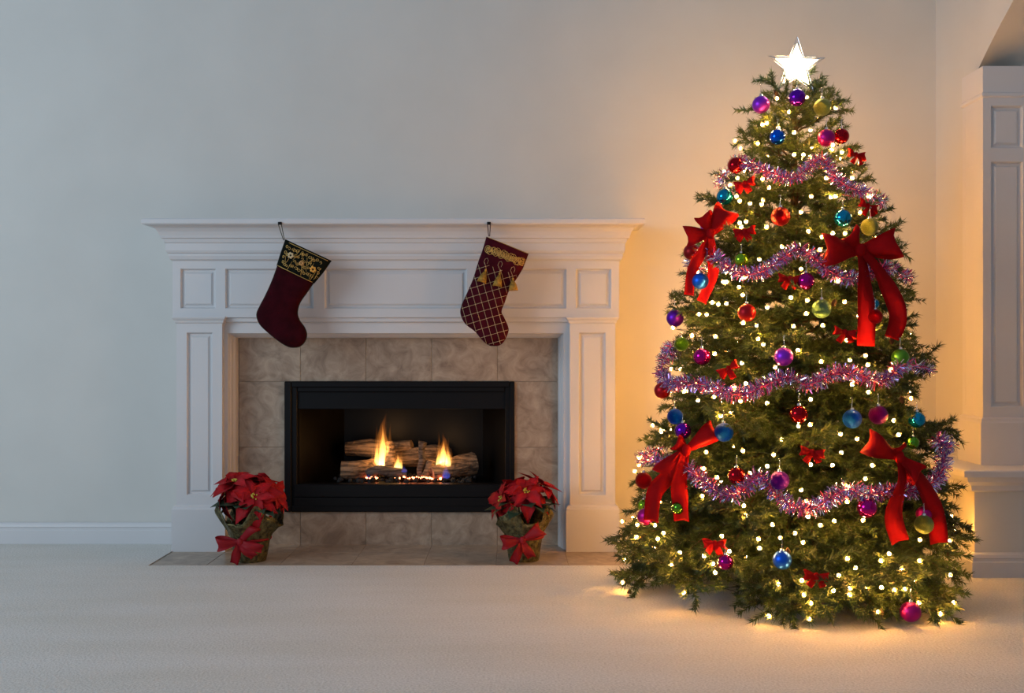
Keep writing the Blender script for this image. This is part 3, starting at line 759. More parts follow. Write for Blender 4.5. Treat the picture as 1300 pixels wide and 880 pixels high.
def poinsettia(label, base, flowers, leaves, bowspec, seed, flare):
    rr = random.Random(seed)
    t = thing('poinsettia', label, 'potted plant', base, 'potted poinsettias by the fireplace')
    part_l(t, 'pot', lathe([(.001, 0), (.055, 0), (.075, .15), (.069, .15), (.06, .10), (.001, .10)], 24), M_wrap)
    part_l(t, 'soil', lathe([(.001, .135), (.068, .135), (.068, .12)], 20), M_soil)
    V, Fc = [], []; n = 72; lev = [(.058, 0.0), (.063, .02), (.072, .075), (.084, .115), (.108, .155), (.122, .182)]
    for i, (r, z) in enumerate(lev):
        f = i / (len(lev) - 1)
        for k in range(n):
            a = 2 * PI * k / n
            pl = 1 + .03 * f * math.sin(k * PI / 2.2 + seed) + .05 * f * f * math.sin(a * 5 + seed)
            zz_ = z + (f ** 3) * .035 * math.sin(a * 4 + seed * 2) + (f ** 2) * .012 * math.sin(a * 9)
            V.append((r * pl * flare ** f * math.cos(a), r * pl * flare ** f * math.sin(a), zz_))
    N = len(V); V += [(x * .985, y * .985, z) for x, y, z in V]
    for i in range(len(lev) - 1):
        for k in range(n):
            q = (i * n + k, i * n + (k + 1) % n, (i + 1) * n + (k + 1) % n, (i + 1) * n + k)
            Fc += [q, tuple(N + j for j in q[::-1])]
    for k in range(n):
        i = len(lev) - 1; Fc.append((i * n + k, i * n + (k + 1) % n, N + i * n + (k + 1) % n, N + i * n + k))
    part_l(t, 'foil_wrap', (V, Fc), M_wrap)
    for fx, fy, fz, tilt in flowers:
        c = Vector((fx, fy, fz)); ax = Vector(tilt).normalized()
        q = Vector((0, 0, 1)).rotation_difference(ax)
        part_l(t, 'stem', tube([Vector((fx * .3, fy * .3, .12)), c * .8 + Vector((0, 0, .02)), c], .004, 6), M_leaf)
        cy = [ico_blob(Vector((rr.uniform(-.011, .011), rr.uniform(-.011, .011), rr.uniform(.004, .012))), .0045) for _ in range(9)]
        fo = part_l(t, 'flower_centre', join(*cy), M_cyath)
        fo.matrix_local = Matrix.Translation(c) @ q.to_matrix().to_4x4()
        nb = 8
        for ring, (cnt, elev, sc) in enumerate(((6, .42, .85), (7, .02, 1.12))):
            for k in range(cnt):
                a = 2 * PI * (k + ring * .5 + rr.uniform(-.15, .15)) / cnt
                b = link('bract', rr.choice(bract_me), fo)
                dv = Vector((math.cos(a), math.sin(a), elev + rr.uniform(-.15, .15)))
                s = sc * rr.uniform(.88, 1.1)
                orient(b, Vector((math.cos(a) * .006, math.sin(a) * .006, .002 - ring * .006)), dv, rr.uniform(-.3, .3), (s, s * rr.uniform(.9, 1.15), s))
    for k in range(leaves):
        a = 2 * PI * k / leaves + rr.uniform(-.2, .2); lf = link('leaf', rr.choice(leaf_me), t)
        orient(lf, Vector((math.cos(a) * .06, math.sin(a) * .06, rr.uniform(.19, .225))), Vector((math.cos(a), math.sin(a), rr.uniform(.0, .5))), rr.uniform(-.4, .4))
    bo = bpy.data.objects.new('ribbon_anchor', None)
    kx, ky, kz, sc, loops, tails = bowspec
    tb = part_l(t, 'bow', tube([Vector((.0745 * math.cos(a), .0745 * math.sin(a), kz + .002)) for a in [2 * PI * i / 28 for i in range(28)]], .006, 8, True), M_pbow)
    knot_at = Vector((kx, ky, kz))
    kids = []
    before = set(C.objects)
    bow_parts(tb, .5, .045, loops, tails, M_pbow, .55, .3)
    for o in C.objects:
        if o not in before: o.location = knot_at
    return t
def bezier_tail(x, z): return [(0, 0, .004), (x * .35, z * .4, .018), (x * .8, z * .8, .012), (x, z, .004)]
poinsettia('red poinsettia in foil wrap at left of the firebox', (X(316, 4.13), 4.16 - CAMD, -0.003),
           [(-.055, -.02, .305, (-.25, -.35, 1)), (.03, -.075, .255, (.1, -1, .65)), (.095, -.01, .255, (1, -.35, .45)), (-.10, .0, .255, (-1, -.3, .4)), (.02, .07, .285, (.1, .6, 1))],
           17, (-.02, -.082, .085, .5, [(PI * .28, .085, 1.3), (PI * 1.02, .085, 1.2)], [bezier_tail(-.022, -.082), bezier_tail(.055, -.055), bezier_tail(.085, -.025)]), 3, 1.04)
poinsettia('red poinsettia in foil wrap at right of the firebox', (X(665, 4.13), 4.17 - CAMD, -0.003),
           [(.01, -.045, .270, (0, -.75, 1)), (-.085, -.01, .235, (-1, -.35, .5)), (.07, .03, .285, (.7, .1, 1)), (-.03, .07, .27, (-.2, .5, 1))],
           16, (-.005, -.082, .090, .5, [(PI * .18, .085, 1.25), (PI * 1.03, .080, 1.1)], [bezier_tail(-.035, -.085), bezier_tail(.035, -.065)]), 8, 0.90)

# ------------------------------------------------------------------ the Christmas tree
DTREE = 3.75; TX, TY = X(1008, DTREE), DTREE - CAMD
PROF = [(-.1, .60), (0.0, .615), (.14, .625), (.22, .570), (.385, .540), (.5, .510), (.69, .445), (.825, .420), (1.07, .375), (1.32, .295), (1.48, .225), (1.62, .165), (1.75, .085), (1.80, .03), (2.0, .01)]
def rad(z):
    for (a, ra), (b, rb) in zip(PROF, PROF[1:]):
        if z <= b: return ra + (rb - ra) * (z - a) / (b - a)
    return .01
def on_tree(px, py, k=1.0, out=0.0, back=False):
    """point on the visible side of the tree's cone along that line of sight"""
    d = DTREE - .25
    for _ in range(25):
        p = P(px, py, d); r = rad(p.z) * k + out; dx = p.x - TX
        off = math.sqrt(max(0.0, r * r - dx * dx)) if abs(dx) < r else 0.0
        d = .5 * d + .5 * (DTREE - off)
    return P(px, py, d)

M_needle = mat('fir_needles', (0.030, 0.060, 0.016, 1), 0.5, var=0.45, vscale=9, spec=0.35)
M_needle2 = mat('fir_needles_young', (0.060, 0.100, 0.024, 1), 0.5, var=0.4, vscale=9, spec=0.35)
M_twig = mat('twig_bark', (0.075, 0.045, 0.022, 1), 0.9, var=0.4, vscale=40)
def branch_mesh(L, seed):
    rr = random.Random(seed); V, Fc, MI = [], [], []
    def add(geo, mi):
        k = len(V); V.extend(geo[0]); Fc.extend(tuple(i + k for i in f) for f in geo[1]); MI.extend([mi] * len(geo[1]))
    def needles(path, dens, t0=0.0):
        mi = 1 if rr.random() < .6 else 2
        for i in range(len(path) - 1):
            a, b = path[i], path[i + 1]; seg = (b - a).length; t = (b - a).normalized(); u, v = frame_for(t)
            for _ in range(int(seg * dens + rr.random())):
                s = rr.random(); an = rr.random() * 2 * PI; p = a.lerp(b, s)
                rad_ = u * math.cos(an) + v * math.sin(an)
                dirv = (t * rr.uniform(.55, 1.0) + rad_ * rr.uniform(.6, .95)).normalized()
                ln = rr.uniform(.017, .028); wd = .0015
                sd = dirv.cross(t); sd = sd.normalized() if sd.length > 1e-4 else u
                s2 = dirv.cross(sd).normalized(); k = len(V)
                V.extend([p + sd * wd, p - sd * wd * .6 + s2 * wd, p - sd * wd * .6 - s2 * wd, p + dirv * ln])
                Fc.extend([(k, k + 1, k + 3), (k + 1, k + 2, k + 3), (k + 2, k, k + 3)]); MI.extend([mi] * 3)
        # brush at the tip
    def curve(o, dr, ln, sag, n=6):
        return [o + dr * ln * (i / n) + Vector((0, 0, sag * ln * math.sin(PI * i / n))) + Vector((rr.uniform(-1, 1), rr.uniform(-1, 1), rr.uniform(-1, 1))) * .004 * (i > 0) for i in range(n + 1)]
    main = curve(Vector((0, 0, 0)), Vector((1, 0, 0)), L, .05, 9)
    add(tube(main, [.0055 * (1 - .8 * i / 9) * (.6 + L) for i in range(10)], 5), 0)
    needles(main[2:], 600)
    tip = main[-1]
    s = max(.03, L * .22); side = 1
    while s < L * .97:
        f = s / L; i = min(8, int(f * 9)); p = main[i].lerp(main[i + 1], f * 9 - i)
        ln = (.062 + .42 * (L - s)) * rr.uniform(.75, 1.15); ln = min(ln, .20)
        an = side * rr.uniform(.6, 1.0); el = rr.uniform(-.42, .42)
        dr = Vector((math.cos(an), math.sin(an), math.sin(el))).normalized()
        tw = curve(p, dr, ln, .06, 5)
        add(tube(tw, [.0018, .0016, .0014, .0012, .001, .0008], 4), 0); needles(tw, 820)
        if ln > .085:
            q = ln * .35; sd2 = 1
            while q < ln * .9:
                j = min(4, int(q / ln * 5)); pp = tw[j]; l2 = (ln - q) * .55 + .02
                a2 = an + sd2 * rr.uniform(.5, .8); e2 = el + rr.uniform(-.4, .4)
                t2 = curve(pp, Vector((math.cos(a2), math.sin(a2), math.sin(e2))).normalized(), l2, .03, 3)
                needles(t2, 800); add(tube(t2, [.0012, .001, .0008, .0006], 3), 0)
                q += .046; sd2 = -sd2
        s += rr.uniform(.024, .038); side = -side
    me = mesh_from('branch', V, Fc, [M_twig, M_needle, M_needle2], False, MI); return me
LENS = [.09, .14, .20, .27, .34, .42, .50, .60]
BM = {L: [branch_mesh(L, int(L * 1000) + s) for s in range(3)] for L in LENS}
tree = thing('christmas_tree', 'tall full green fir Christmas tree beside the fireplace', 'christmas tree', (TX, TY, 0))
part('trunk', tube([(TX, TY, 0), (TX, TY, .3), (TX + .004, TY, .9), (TX, TY, 1.5), (TX, TY, 1.80)], [.028, .026, .02, .011, .004], 10), M_twig, tree, True)
def add_branch(ang, ztip, r, zatt, rr):
    tip = Vector((math.cos(ang) * r, math.sin(ang) * r, ztip)); a = Vector((math.cos(ang) * .012, math.sin(ang) * .012, zatt))
    dv = tip - a; ln = dv.length; L = min(LENS, key=lambda q: abs(q - ln)); s = ln / L
    o = link('branch', rr.choice(BM[L]), tree); w_ = max(.85, min(s, 1.1)); orient(o, a, dv, rr.uniform(-.25, .25), (s, w_, w_))
rr = random.Random(21)
nb = 0; N_B = 215; ang = 0.0
# heights so that branch density follows the surface area
zs = []; acc = 0.0; z = .20; tot = sum((rad(.20 + .01 * i) + .10) for i in range(155))
step_ = tot / N_B; i = 0
for i in range(155):
    zc_ = .20 + .01 * i; acc += rad(zc_) + .10
    while acc >= step_: zs.append(zc_); acc -= step_
for z in zs:
    ang += 2.39996 + rr.uniform(-.25, .25)
    r = rad(z) * rr.uniform(.80, 1.10)
    zt_ = z + rr.uniform(-.015, .015)
    rise = .15 * (1 - z / .8); rise = max(-.085, min(.13, rise))
    add_branch(ang, zt_, r, max(.06, zt_ + rise), rr)
# drooping lowest boughs, the ones that show in front named by where their tips touch down
for px, py in ((985, 785), (1042, 782), (1120, 768), (1200, 780), (1225, 742), (1228, 694), (772, 688), (785, 742), (868, 755), (800, 712), (1165, 755), (1010, 752), (1080, 752), (975, 768), (1030, 795), (1065, 765), (1195, 792), (1140, 785), (1215, 765), (800, 752), (845, 735), (1100, 785), (1215, 715)):
    p = on_tree(px, py, 1.0); dx, dy = p.x - TX, p.y - TY
    add_branch(math.atan2(dy, dx), max(.02, p.z), math.hypot(dx, dy), max(.02, p.z) + .15, rr)
for k in range(9):
    add_branch(PI * .1 + k * PI * .8 / 8, rr.uniform(.05, .12), .58, .2, rr)
for px, py in ((790, 742), (868, 753), (988, 742), (1021, 755), (1029, 766), (976, 788), (1027, 787), (1058, 750), (1079, 755), (1101, 748), (1136, 749), (1161, 738), (1211, 765), (1167, 765), (1149, 748), (1115, 777), (1194, 783), (852, 718), (793, 710), (905, 722), (1207, 730), (800, 690)):
    p = on_tree(px, py, 1.0, .02); dx, dy = p.x - TX, p.y - TY       # boughs that carry the lowest lights
    add_branch(math.atan2(dy, dx), max(.022, p.z - .004), math.hypot(dx, dy), max(.02, p.z) + .17, rr)
# leader and the twigs round the star
for px, py in ((968, 102), (1012, 90), (1043, 104), (1066, 128), (1070, 140), (952, 172)):
    p = P(px, py, DTREE - .03); dx, dy = p.x - TX, p.y - TY
    add_branch(math.atan2(dy, dx), p.z, math.hypot(dx, dy), p.z - .07, rr)

# pine cones wired into the boughs
M_cone = mat('pine_cone', (0.06, 0.028, 0.015, 1), 0.8, var=0.4, vscale=60)
def cone_mesh():
    V, Fc = [], []
    for i in range(9):
        t = i / 8; r = math.sin(PI * (.12 + .8 * t)) * .5
        for k in range(7):
            a = 2 * PI * (k / 7) + i * .45; z = .75 - 1.5 * t; w_ = .22
            c = Vector((math.cos(a), math.sin(a), 0)); sd = Vector((-math.sin(a), math.cos(a), 0)); kk = len(V)
            V += [c * r * .4 + sd * w_ + Vector((0, 0, z)), c * r * .4 - sd * w_ + Vector((0, 0, z)), c * (r + .12) - sd * w_ * .7 + Vector((0, 0, z - .12)), c * (r + .12) + sd * w_ * .7 + Vector((0, 0, z - .12)), c * r * .5 + Vector((0, 0, z - .25))]
            Fc += [(kk, kk + 1, kk + 2, kk + 3), (kk + 3, kk + 2, kk + 4), (kk, kk + 3, kk + 4), (kk + 1, kk + 4, kk + 2)]
    return mesh_from('pine_cone', V, Fc, M_cone)
cme = cone_mesh()
for px, py in ((1132, 432), (1145, 507), (799, 752), (1119, 777), (1203, 700), (985, 118), (1059, 384), (880, 328), (915, 520), (1025, 565), (1000, 700)):
    o = link('pine_cone', cme, tree); o.location = on_tree(px, py, 1.0) - Vector((TX, TY, 0)); o.scale = (.013, .013, .015)
    o.rotation_euler = (rr.uniform(-.6, .6), rr.uniform(-.6, .6), rr.uniform(0, 6))

# ------------------------------------------------------------------ string lights
M_bulb = mat('warm_filament', (1, 0.8, 0.5, 1), 0.4, emit=(1.0, 0.42, 0.07, 1), estr=BULB_E)
M_amber = mat('amber_bulb_glass', (1, 0.7, 0.3, 1), 0.3, emit=(1.0, 0.50, 0.10, 1), estr=2.6)
M_sock = mat('green_socket', (0.01, 0.03, 0.01, 1), 0.6)
LIGHTS = [(986,125),(1024,124),(1002,142),(1061,137),(968,158),(973,156),(988,162),(988,176),(962,182),(1029,165),(1008,168),(1057,184),(1069,193),(1008,196),(1020,197),(1092,207),(1049,226),(1082,226),(968,227),(976,238),(927,235),(936,226),(935,249),(939,255),(952,258),(967,259),(1030,249),(1055,250),(1061,249),(1017,269),(1092,270),(947,281),(939,283),(973,288),
(941,288),(993,313),(964,329),(1102,249),(1026,294),(1057,296),(1073,296),(1087,300),(1044,301),(1086,310),(1041,317),(945,352),(918,358),(922,358),(938,365),(943,374),(904,384),(912,386),(922,385),(974,390),(1004,378),(897,399),(887,399),(943,410),(960,413),(1007,414),(878,426),(908,427),(962,430),(969,437),(907,449),(942,461),(984,466),(947,487),(933,493),(868,497),
(1017,342),(1064,357),(1025,381),(1072,383),(1024,398),(1045,413),(1075,432),(1013,445),(1043,459),(1079,457),(1099,451),(1102,463),(1082,488),(1103,498),(1131,470),(886,508),(906,504),(940,509),(974,512),(915,528),(928,523),(992,558),(896,574),(943,572),(982,577),(974,592),(893,595),(910,606),(952,601),(891,630),(944,642),(947,655),(981,666),(809,666),(831,667),(842,677),(837,637),
(1029,507),(1014,541),(1029,539),(1067,551),(1088,557),(1135,534),(1141,552),(1068,575),(1057,591),(1108,591),(1099,608),(1017,622),(1073,616),(1024,636),(1076,637),(1026,656),(1042,667),(1059,662),(1096,661),(1009,677),(1029,590),(808,682),(830,696),(835,684),(863,702),(793,710),(852,718),(790,742),(894,706),(916,681),(926,700),(905,716),(908,727),(868,753),
(963,684),(964,696),(991,683),(1020,689),(988,742),(1018,737),(1021,755),(1029,766),(976,788),(1027,787),(1076,709),(1086,721),(1065,731),(1058,750),(1079,747),(1079,755),(1101,748),(1119,746),(1119,712),(1129,703),(1144,722),(1136,749),(1161,738),(1168,712),(1168,685),(1193,685),(1206,687),(1207,730),(1211,765),(1167,765),(1149,748),(1115,777),(1194,783)]
bp_ = lathe([(.0012, -2.9), (.60, -2.8), (.66, -1.7), (.001, -1.69)], 8)
ba_ = lathe([(.001, -1.7), (.62, -1.65), (.86, -1.0), (.90, -.55)], 10); bg_ = lathe([(.90, -.55), (1.0, 0.0), (.86, .55)], 10); bt_ = lathe([(.86, .55), (.60, 1.1), (.28, 1.6), (.02, 1.9)], 10)
VV, FF = join(bp_, ba_, bg_, bt_); bulb_me = mesh_from('bulb', VV, FF, [M_sock, M_amber, M_bulb], True, [0] * len(bp_[1]) + [1] * len(ba_[1]) + [2] * len(bg_[1]) + [1] * len(bt_[1]))
BR = .0053; rl = random.Random(5)
def light_string(label, bulbs):
    sl = thing('string_lights', label, 'string lights', (TX, TY, 0.02)); off = woff(sl)
    for b in bulbs:
        o = link('bulb', bulb_me, sl); b.z = max(b.z, .03)
        rd = Vector((b.x - TX, b.y - TY, rl.uniform(-.1, .4))).normalized()
        rd = (rd + Vector((rl.uniform(-.7, .7), rl.uniform(-.7, .7), rl.uniform(-.4, .7)))).normalized()
        q = Vector((0, 0, 1)).rotation_difference(rd)
        o.matrix_local = Matrix.Translation(b - off) @ q.to_matrix().to_4x4() @ Matrix.Diagonal((BR, BR, BR, 1))
    order = sorted(bulbs, key=lambda b: round(b.z / .085) * 10 + math.atan2(b.y - TY, b.x - TX))
    wp = []
    for a, b in zip(order, order[1:]):
        for i in range(3):
            p = a.lerp(b, i / 3); c = Vector((TX, TY, p.z)); rd = p - c
            if (b - a).length > .1 and i and rd.length > .02: p = c + rd.normalized() * rad(p.z) * .72
            else: p = c + rd * (.97 if i == 0 else .88)
            wp.append(p - Vector((0, 0, .006)))
    part('wire', tube([Vector((q.x, q.y, max(q.z, .05 if (q - Vector((TX, TY, q.z))).length < .52 else .01))) for q in wp], .0011, 4), M_sock, sl)
bulbs = [on_tree(px, py, 1.0, .012) for px, py in LIGHTS]
for k in range(18):                       # a few hidden ones added deep in the boughs for inner glow
    z = .12 + 1.45 * rl.random() ** 1.35; a = rl.uniform(PI, 2 * PI); q = rad(z) * rl.uniform(.5, .8)
    bulbs.append(Vector((TX + math.cos(a) * q, TY + math.sin(a) * q, z)))
light_string('warm white string lights wound over the front of the Christmas tree', bulbs)
rear = []  # extra bulbs added behind the tree to strengthen the warm glow on the wall
for k in range(165):
    z = .15 + 1.5 * rl.random() ** 1.05; a = rl.uniform(.04, PI - .04); q = rad(z) * rl.uniform(.88, 1.04)
    rear.append(Vector((TX + math.cos(a) * q, TY + math.sin(a) * q, z)))
light_string('extra warm white string lights added behind the Christmas tree to brighten the wall', rear)

# ------------------------------------------------------------------ star
star = thing('tree_star', 'glowing frosted white star with silver edges atop the tree', 'tree topper', P(1011, 110, DTREE))
cS = P(1011, 84, DTREE - .03); RS = 37 * (DTREE - .03) / F
def star_pts(R, r, y=0.0, rot=0.0):
    return [Vector((cS.x + (R if i % 2 == 0 else r) * math.sin(PI * i / 5 + rot), cS.y + y, cS.z + (R if i % 2 == 0 else r) * math.cos(PI * i / 5 + rot))) for i in range(10)]
def star_body(R, r, th):
    a = star_pts(R, r, 0, .03); V = a + [cS + Vector((0, -th, 0)), cS + Vector((0, th, 0))]
    return V, [(i, (i + 1) % 10, 10) for i in range(10)] + [((i + 1) % 10, i, 11) for i in range(10)]
M_star = mat('star_glow', (1, 0.95, 0.85, 1), 0.5, emit=(1.0, 0.72, 0.40, 1), estr=STAR_E)
part('glowing_body', star_body(RS * .76, RS * .345, .018), M_star, star)
ol = star_pts(RS * 1.04, RS * .41, 0, .03)
part('silver_frame', tube(ol, .0016, 6, True), M_silver, star)
M_clear = mat('clear_acrylic', (0.95, 0.95, 0.97, 1), 0.08, trans=1.0)
for k in range(5):
    t = ol[2 * k]; c0 = cS.lerp(t, .72); sd = (ol[(2 * k + 1) % 10] - ol[(2 * k - 1) % 10]).normalized() * RS * .075; y = Vector((0, .006, 0))
    part('clear_tip', ([t, c0 + sd, c0 - sd, c0 + y, c0 - y], [(0, 1, 4), (0, 4, 2), (0, 2, 3), (0, 3, 1), (1, 3, 2, 4)]), M_clear, star)
part('holder', tube([P(1011, 112, DTREE), cS + Vector((0, .02, -.02))], .005, 8), M_silver, star)

# ------------------------------------------------------------------ tinsel garlands
MT = [mat('tinsel_pink', (0.70, 0.13, 0.36, 1), 0.22, 0.95), mat('tinsel_lilac', (0.46, 0.34, 0.80, 1), 0.2, 0.95), mat('tinsel_silver', (0.78, 0.82, 0.95, 1), 0.15, 1.0), mat('tinsel_rose', (0.75, 0.08, 0.20, 1), 0.35, 0.8)]
def garland(label, pix, zback, seed, R=.027):
    rr = random.Random(seed)
    front = [on_tree(px, py, 1.0, .018) for px, py in pix]
    a0 = math.atan2(front[-1].y - TY, front[-1].x - TX); a1 = math.atan2(front[0].y - TY, front[0].x - TX)
    if a1 < 0: a1 += 2 * PI
    if a0 > a1: a0 -= 2 * PI
    nb_ = 7; backp = []
    for i in range(1, nb_):
        t = i / nb_; a = a0 + (a1 - a0) * t; z = front[-1].z + (front[0].z - front[-1].z) * t - .03 * math.sin(PI * 3 * t)
        r = rad(z); backp.append(Vector((TX + math.cos(a) * r, TY + math.sin(a) * r, z)))
    path = smooth_path(front + backp + [front[0]], 8); nf = (len(front) - 1) * 8
    t_ = thing('tinsel_garland', label, 'garland', front[0], 'tinsel garlands on the tree')
    part('core_cord', tube(path, .0022, 5), MT[3], t_)
    V, Fc, MI = [], [], []; off = woff(t_)
    for i in range(len(path) - 1):
        a, b = path[i], path[i + 1]; seg = (b - a).length; t = (b - a).normalized() if seg > 1e-6 else Vector((1, 0, 0)); u, v = frame_for(t)
        dens = 2600 if i < nf else 500
        for _ in range(int(seg * dens + rr.random())):
            p = a.lerp(b, rr.random()); an = rr.random() * 2 * PI
            dv = (u * math.cos(an) + v * math.sin(an) + t * rr.uniform(-.5, .5)).normalized()
            ln = R * rr.uniform(.6, 1.1); wv = Vector((rr.uniform(-1, 1), rr.uniform(-1, 1), rr.uniform(-1, 1))).cross(dv)
            if wv.length < .05: continue
            wv = wv.normalized() * .0014; w2 = (Quaternion(dv, rr.uniform(-1, 1)) @ wv); k = len(V)
            bend = dv.cross(wv).normalized() * ln * rr.uniform(-.2, .2)
            V += [p - wv - off, p + wv - off, p + dv * ln * .55 + bend + w2 - off, p + dv * ln * .55 + bend - w2 - off, p + dv * ln + w2 * .8 - off, p + dv * ln - w2 * .8 - off]
            Fc += [(k, k + 1, k + 2, k + 3), (k + 3, k + 2, k + 4, k + 5)]
            mi = rr.choices((0, 1, 2, 3), (.24, .32, .34, .10))[0]; MI += [mi, mi]
    o = link('foil_strands', mesh_from('foil_strands', V, Fc, MT, False, MI), t_); o['kind'] = 'stuff'
garland('topmost pink and lilac tinsel garland round the tree', [(936, 203), (960, 212), (985, 222), (1005, 227), (1022, 217), (1040, 202), (1052, 212), (1062, 226), (1078, 238), (1097, 244)], 1.4, 1, .028)
garland('second pink tinsel garland from top, passing behind the large bow', [(893, 316), (908, 326), (925, 340), (945, 348), (968, 345), (990, 330), (1012, 317), (1030, 325), (1048, 340), (1068, 352), (1092, 352), (1125, 340)], 1.1, 2, .030)
garland('third pink tinsel garland from top with looped left end', [(852, 440), (843, 455), (840, 474), (852, 488), (875, 486), (900, 490), (925, 500), (952, 498), (975, 488), (1000, 478), (1020, 488), (1040, 484), (1060, 474), (1090, 476), (1112, 484), (1130, 478), (1147, 462)], .75, 3, .033)
garland('lowest pink tinsel garland with silvery loop at right', [(836, 587), (868, 592), (888, 606), (905, 620), (925, 630), (945, 621), (962, 604), (976, 615), (988, 630), (1010, 644), (1032, 645), (1052, 634), (1076, 621), (1100, 628), (1130, 624), (1160, 622), (1182, 614), (1196, 595), (1198, 572), (1192, 558)], .5, 4, .033)

# ------------------------------------------------------------------ baubles
COL = {'plum': (0.20, 0.005, 0.20, 1), 'purple': (0.13, 0.006, 0.42, 1), 'violet': (0.28, 0.02, 0.62, 1), 'magenta': (0.40, 0.005, 0.19, 1), 'red': (0.36, 0.003, 0.010, 1), 'dark_red': (0.25, 0.004, 0.008, 1),
       'blue': (0.003, 0.10, 0.72, 1), 'teal': (0.006, 0.24, 0.45, 1), 'olive': (0.25, 0.32, 0.09, 1), 'lime': (0.22, 0.42, 0.02, 1), 'sage': (0.12, 0.29, 0.15, 1), 'green': (0.08, 0.26, 0.02, 1)}
def bauble_mat(c, fin):
    if fin == 'shiny': return mat('bauble_%s_shiny' % c, COL[c], 0.07, 0.9)
    if fin == 'matte': return mat('bauble_%s_matte' % c, COL[c], 0.36, 0.75)
    return mat('bauble_%s_glitter' % c, tuple(v * .8 for v in COL[c][:3]) + (1,), 0.34, 1.0, var=0.45, vscale=26, bump=0.7, bscale=34, dist=.12)
BALLS = {}
def ball_mesh(c, fin):
    if (c, fin) not in BALLS:
        bm = bmesh.new(); bmesh.ops.create_uvsphere(bm, u_segments=28, v_segments=18, radius=1.0); me = bpy.data.meshes.new('ball'); bm.to_mesh(me); bm.free()
        me.materials.append(bauble_mat(c, fin)); me.polygons.foreach_set('use_smooth', [True] * len(me.polygons)); BALLS[(c, fin)] = me
    return BALLS[(c, fin)]
cap_me = mesh_from('cap', *lathe([(.001, 1.22), (.17, 1.20), (.20, 1.16), (.22, .97), (.25, .94), (.001, .93)], 14), M_silver, True)
hook_me = mesh_from('hook', *tube([(0, 0, 1.2), (.10, 0, 1.3), (.05, 0, 1.45), (.0, 0, 1.9), (.04, 0, 2.25), (.14, 0, 2.3), (.2, 0, 2.15)], .028, 5), M_silver, True)
def bauble(px, py, rp, c, fin, label, out=.012):
    q = on_tree(px, py, 1.0, out); r = rp * (q.y + CAMD) / F; q.z = max(q.z, r + .002)
    t = thing('bauble', label, 'bauble', q - Vector((0, 0, r)), 'baubles on the tree')
    for nm, me in (('ball', ball_mesh(c, fin)), ('cap', cap_me), ('hook', hook_me)):
        o = link(nm, me, t, (0, 0, r)); o.scale = (r, r, r); o.rotation_euler = (0, 0, px * .7)
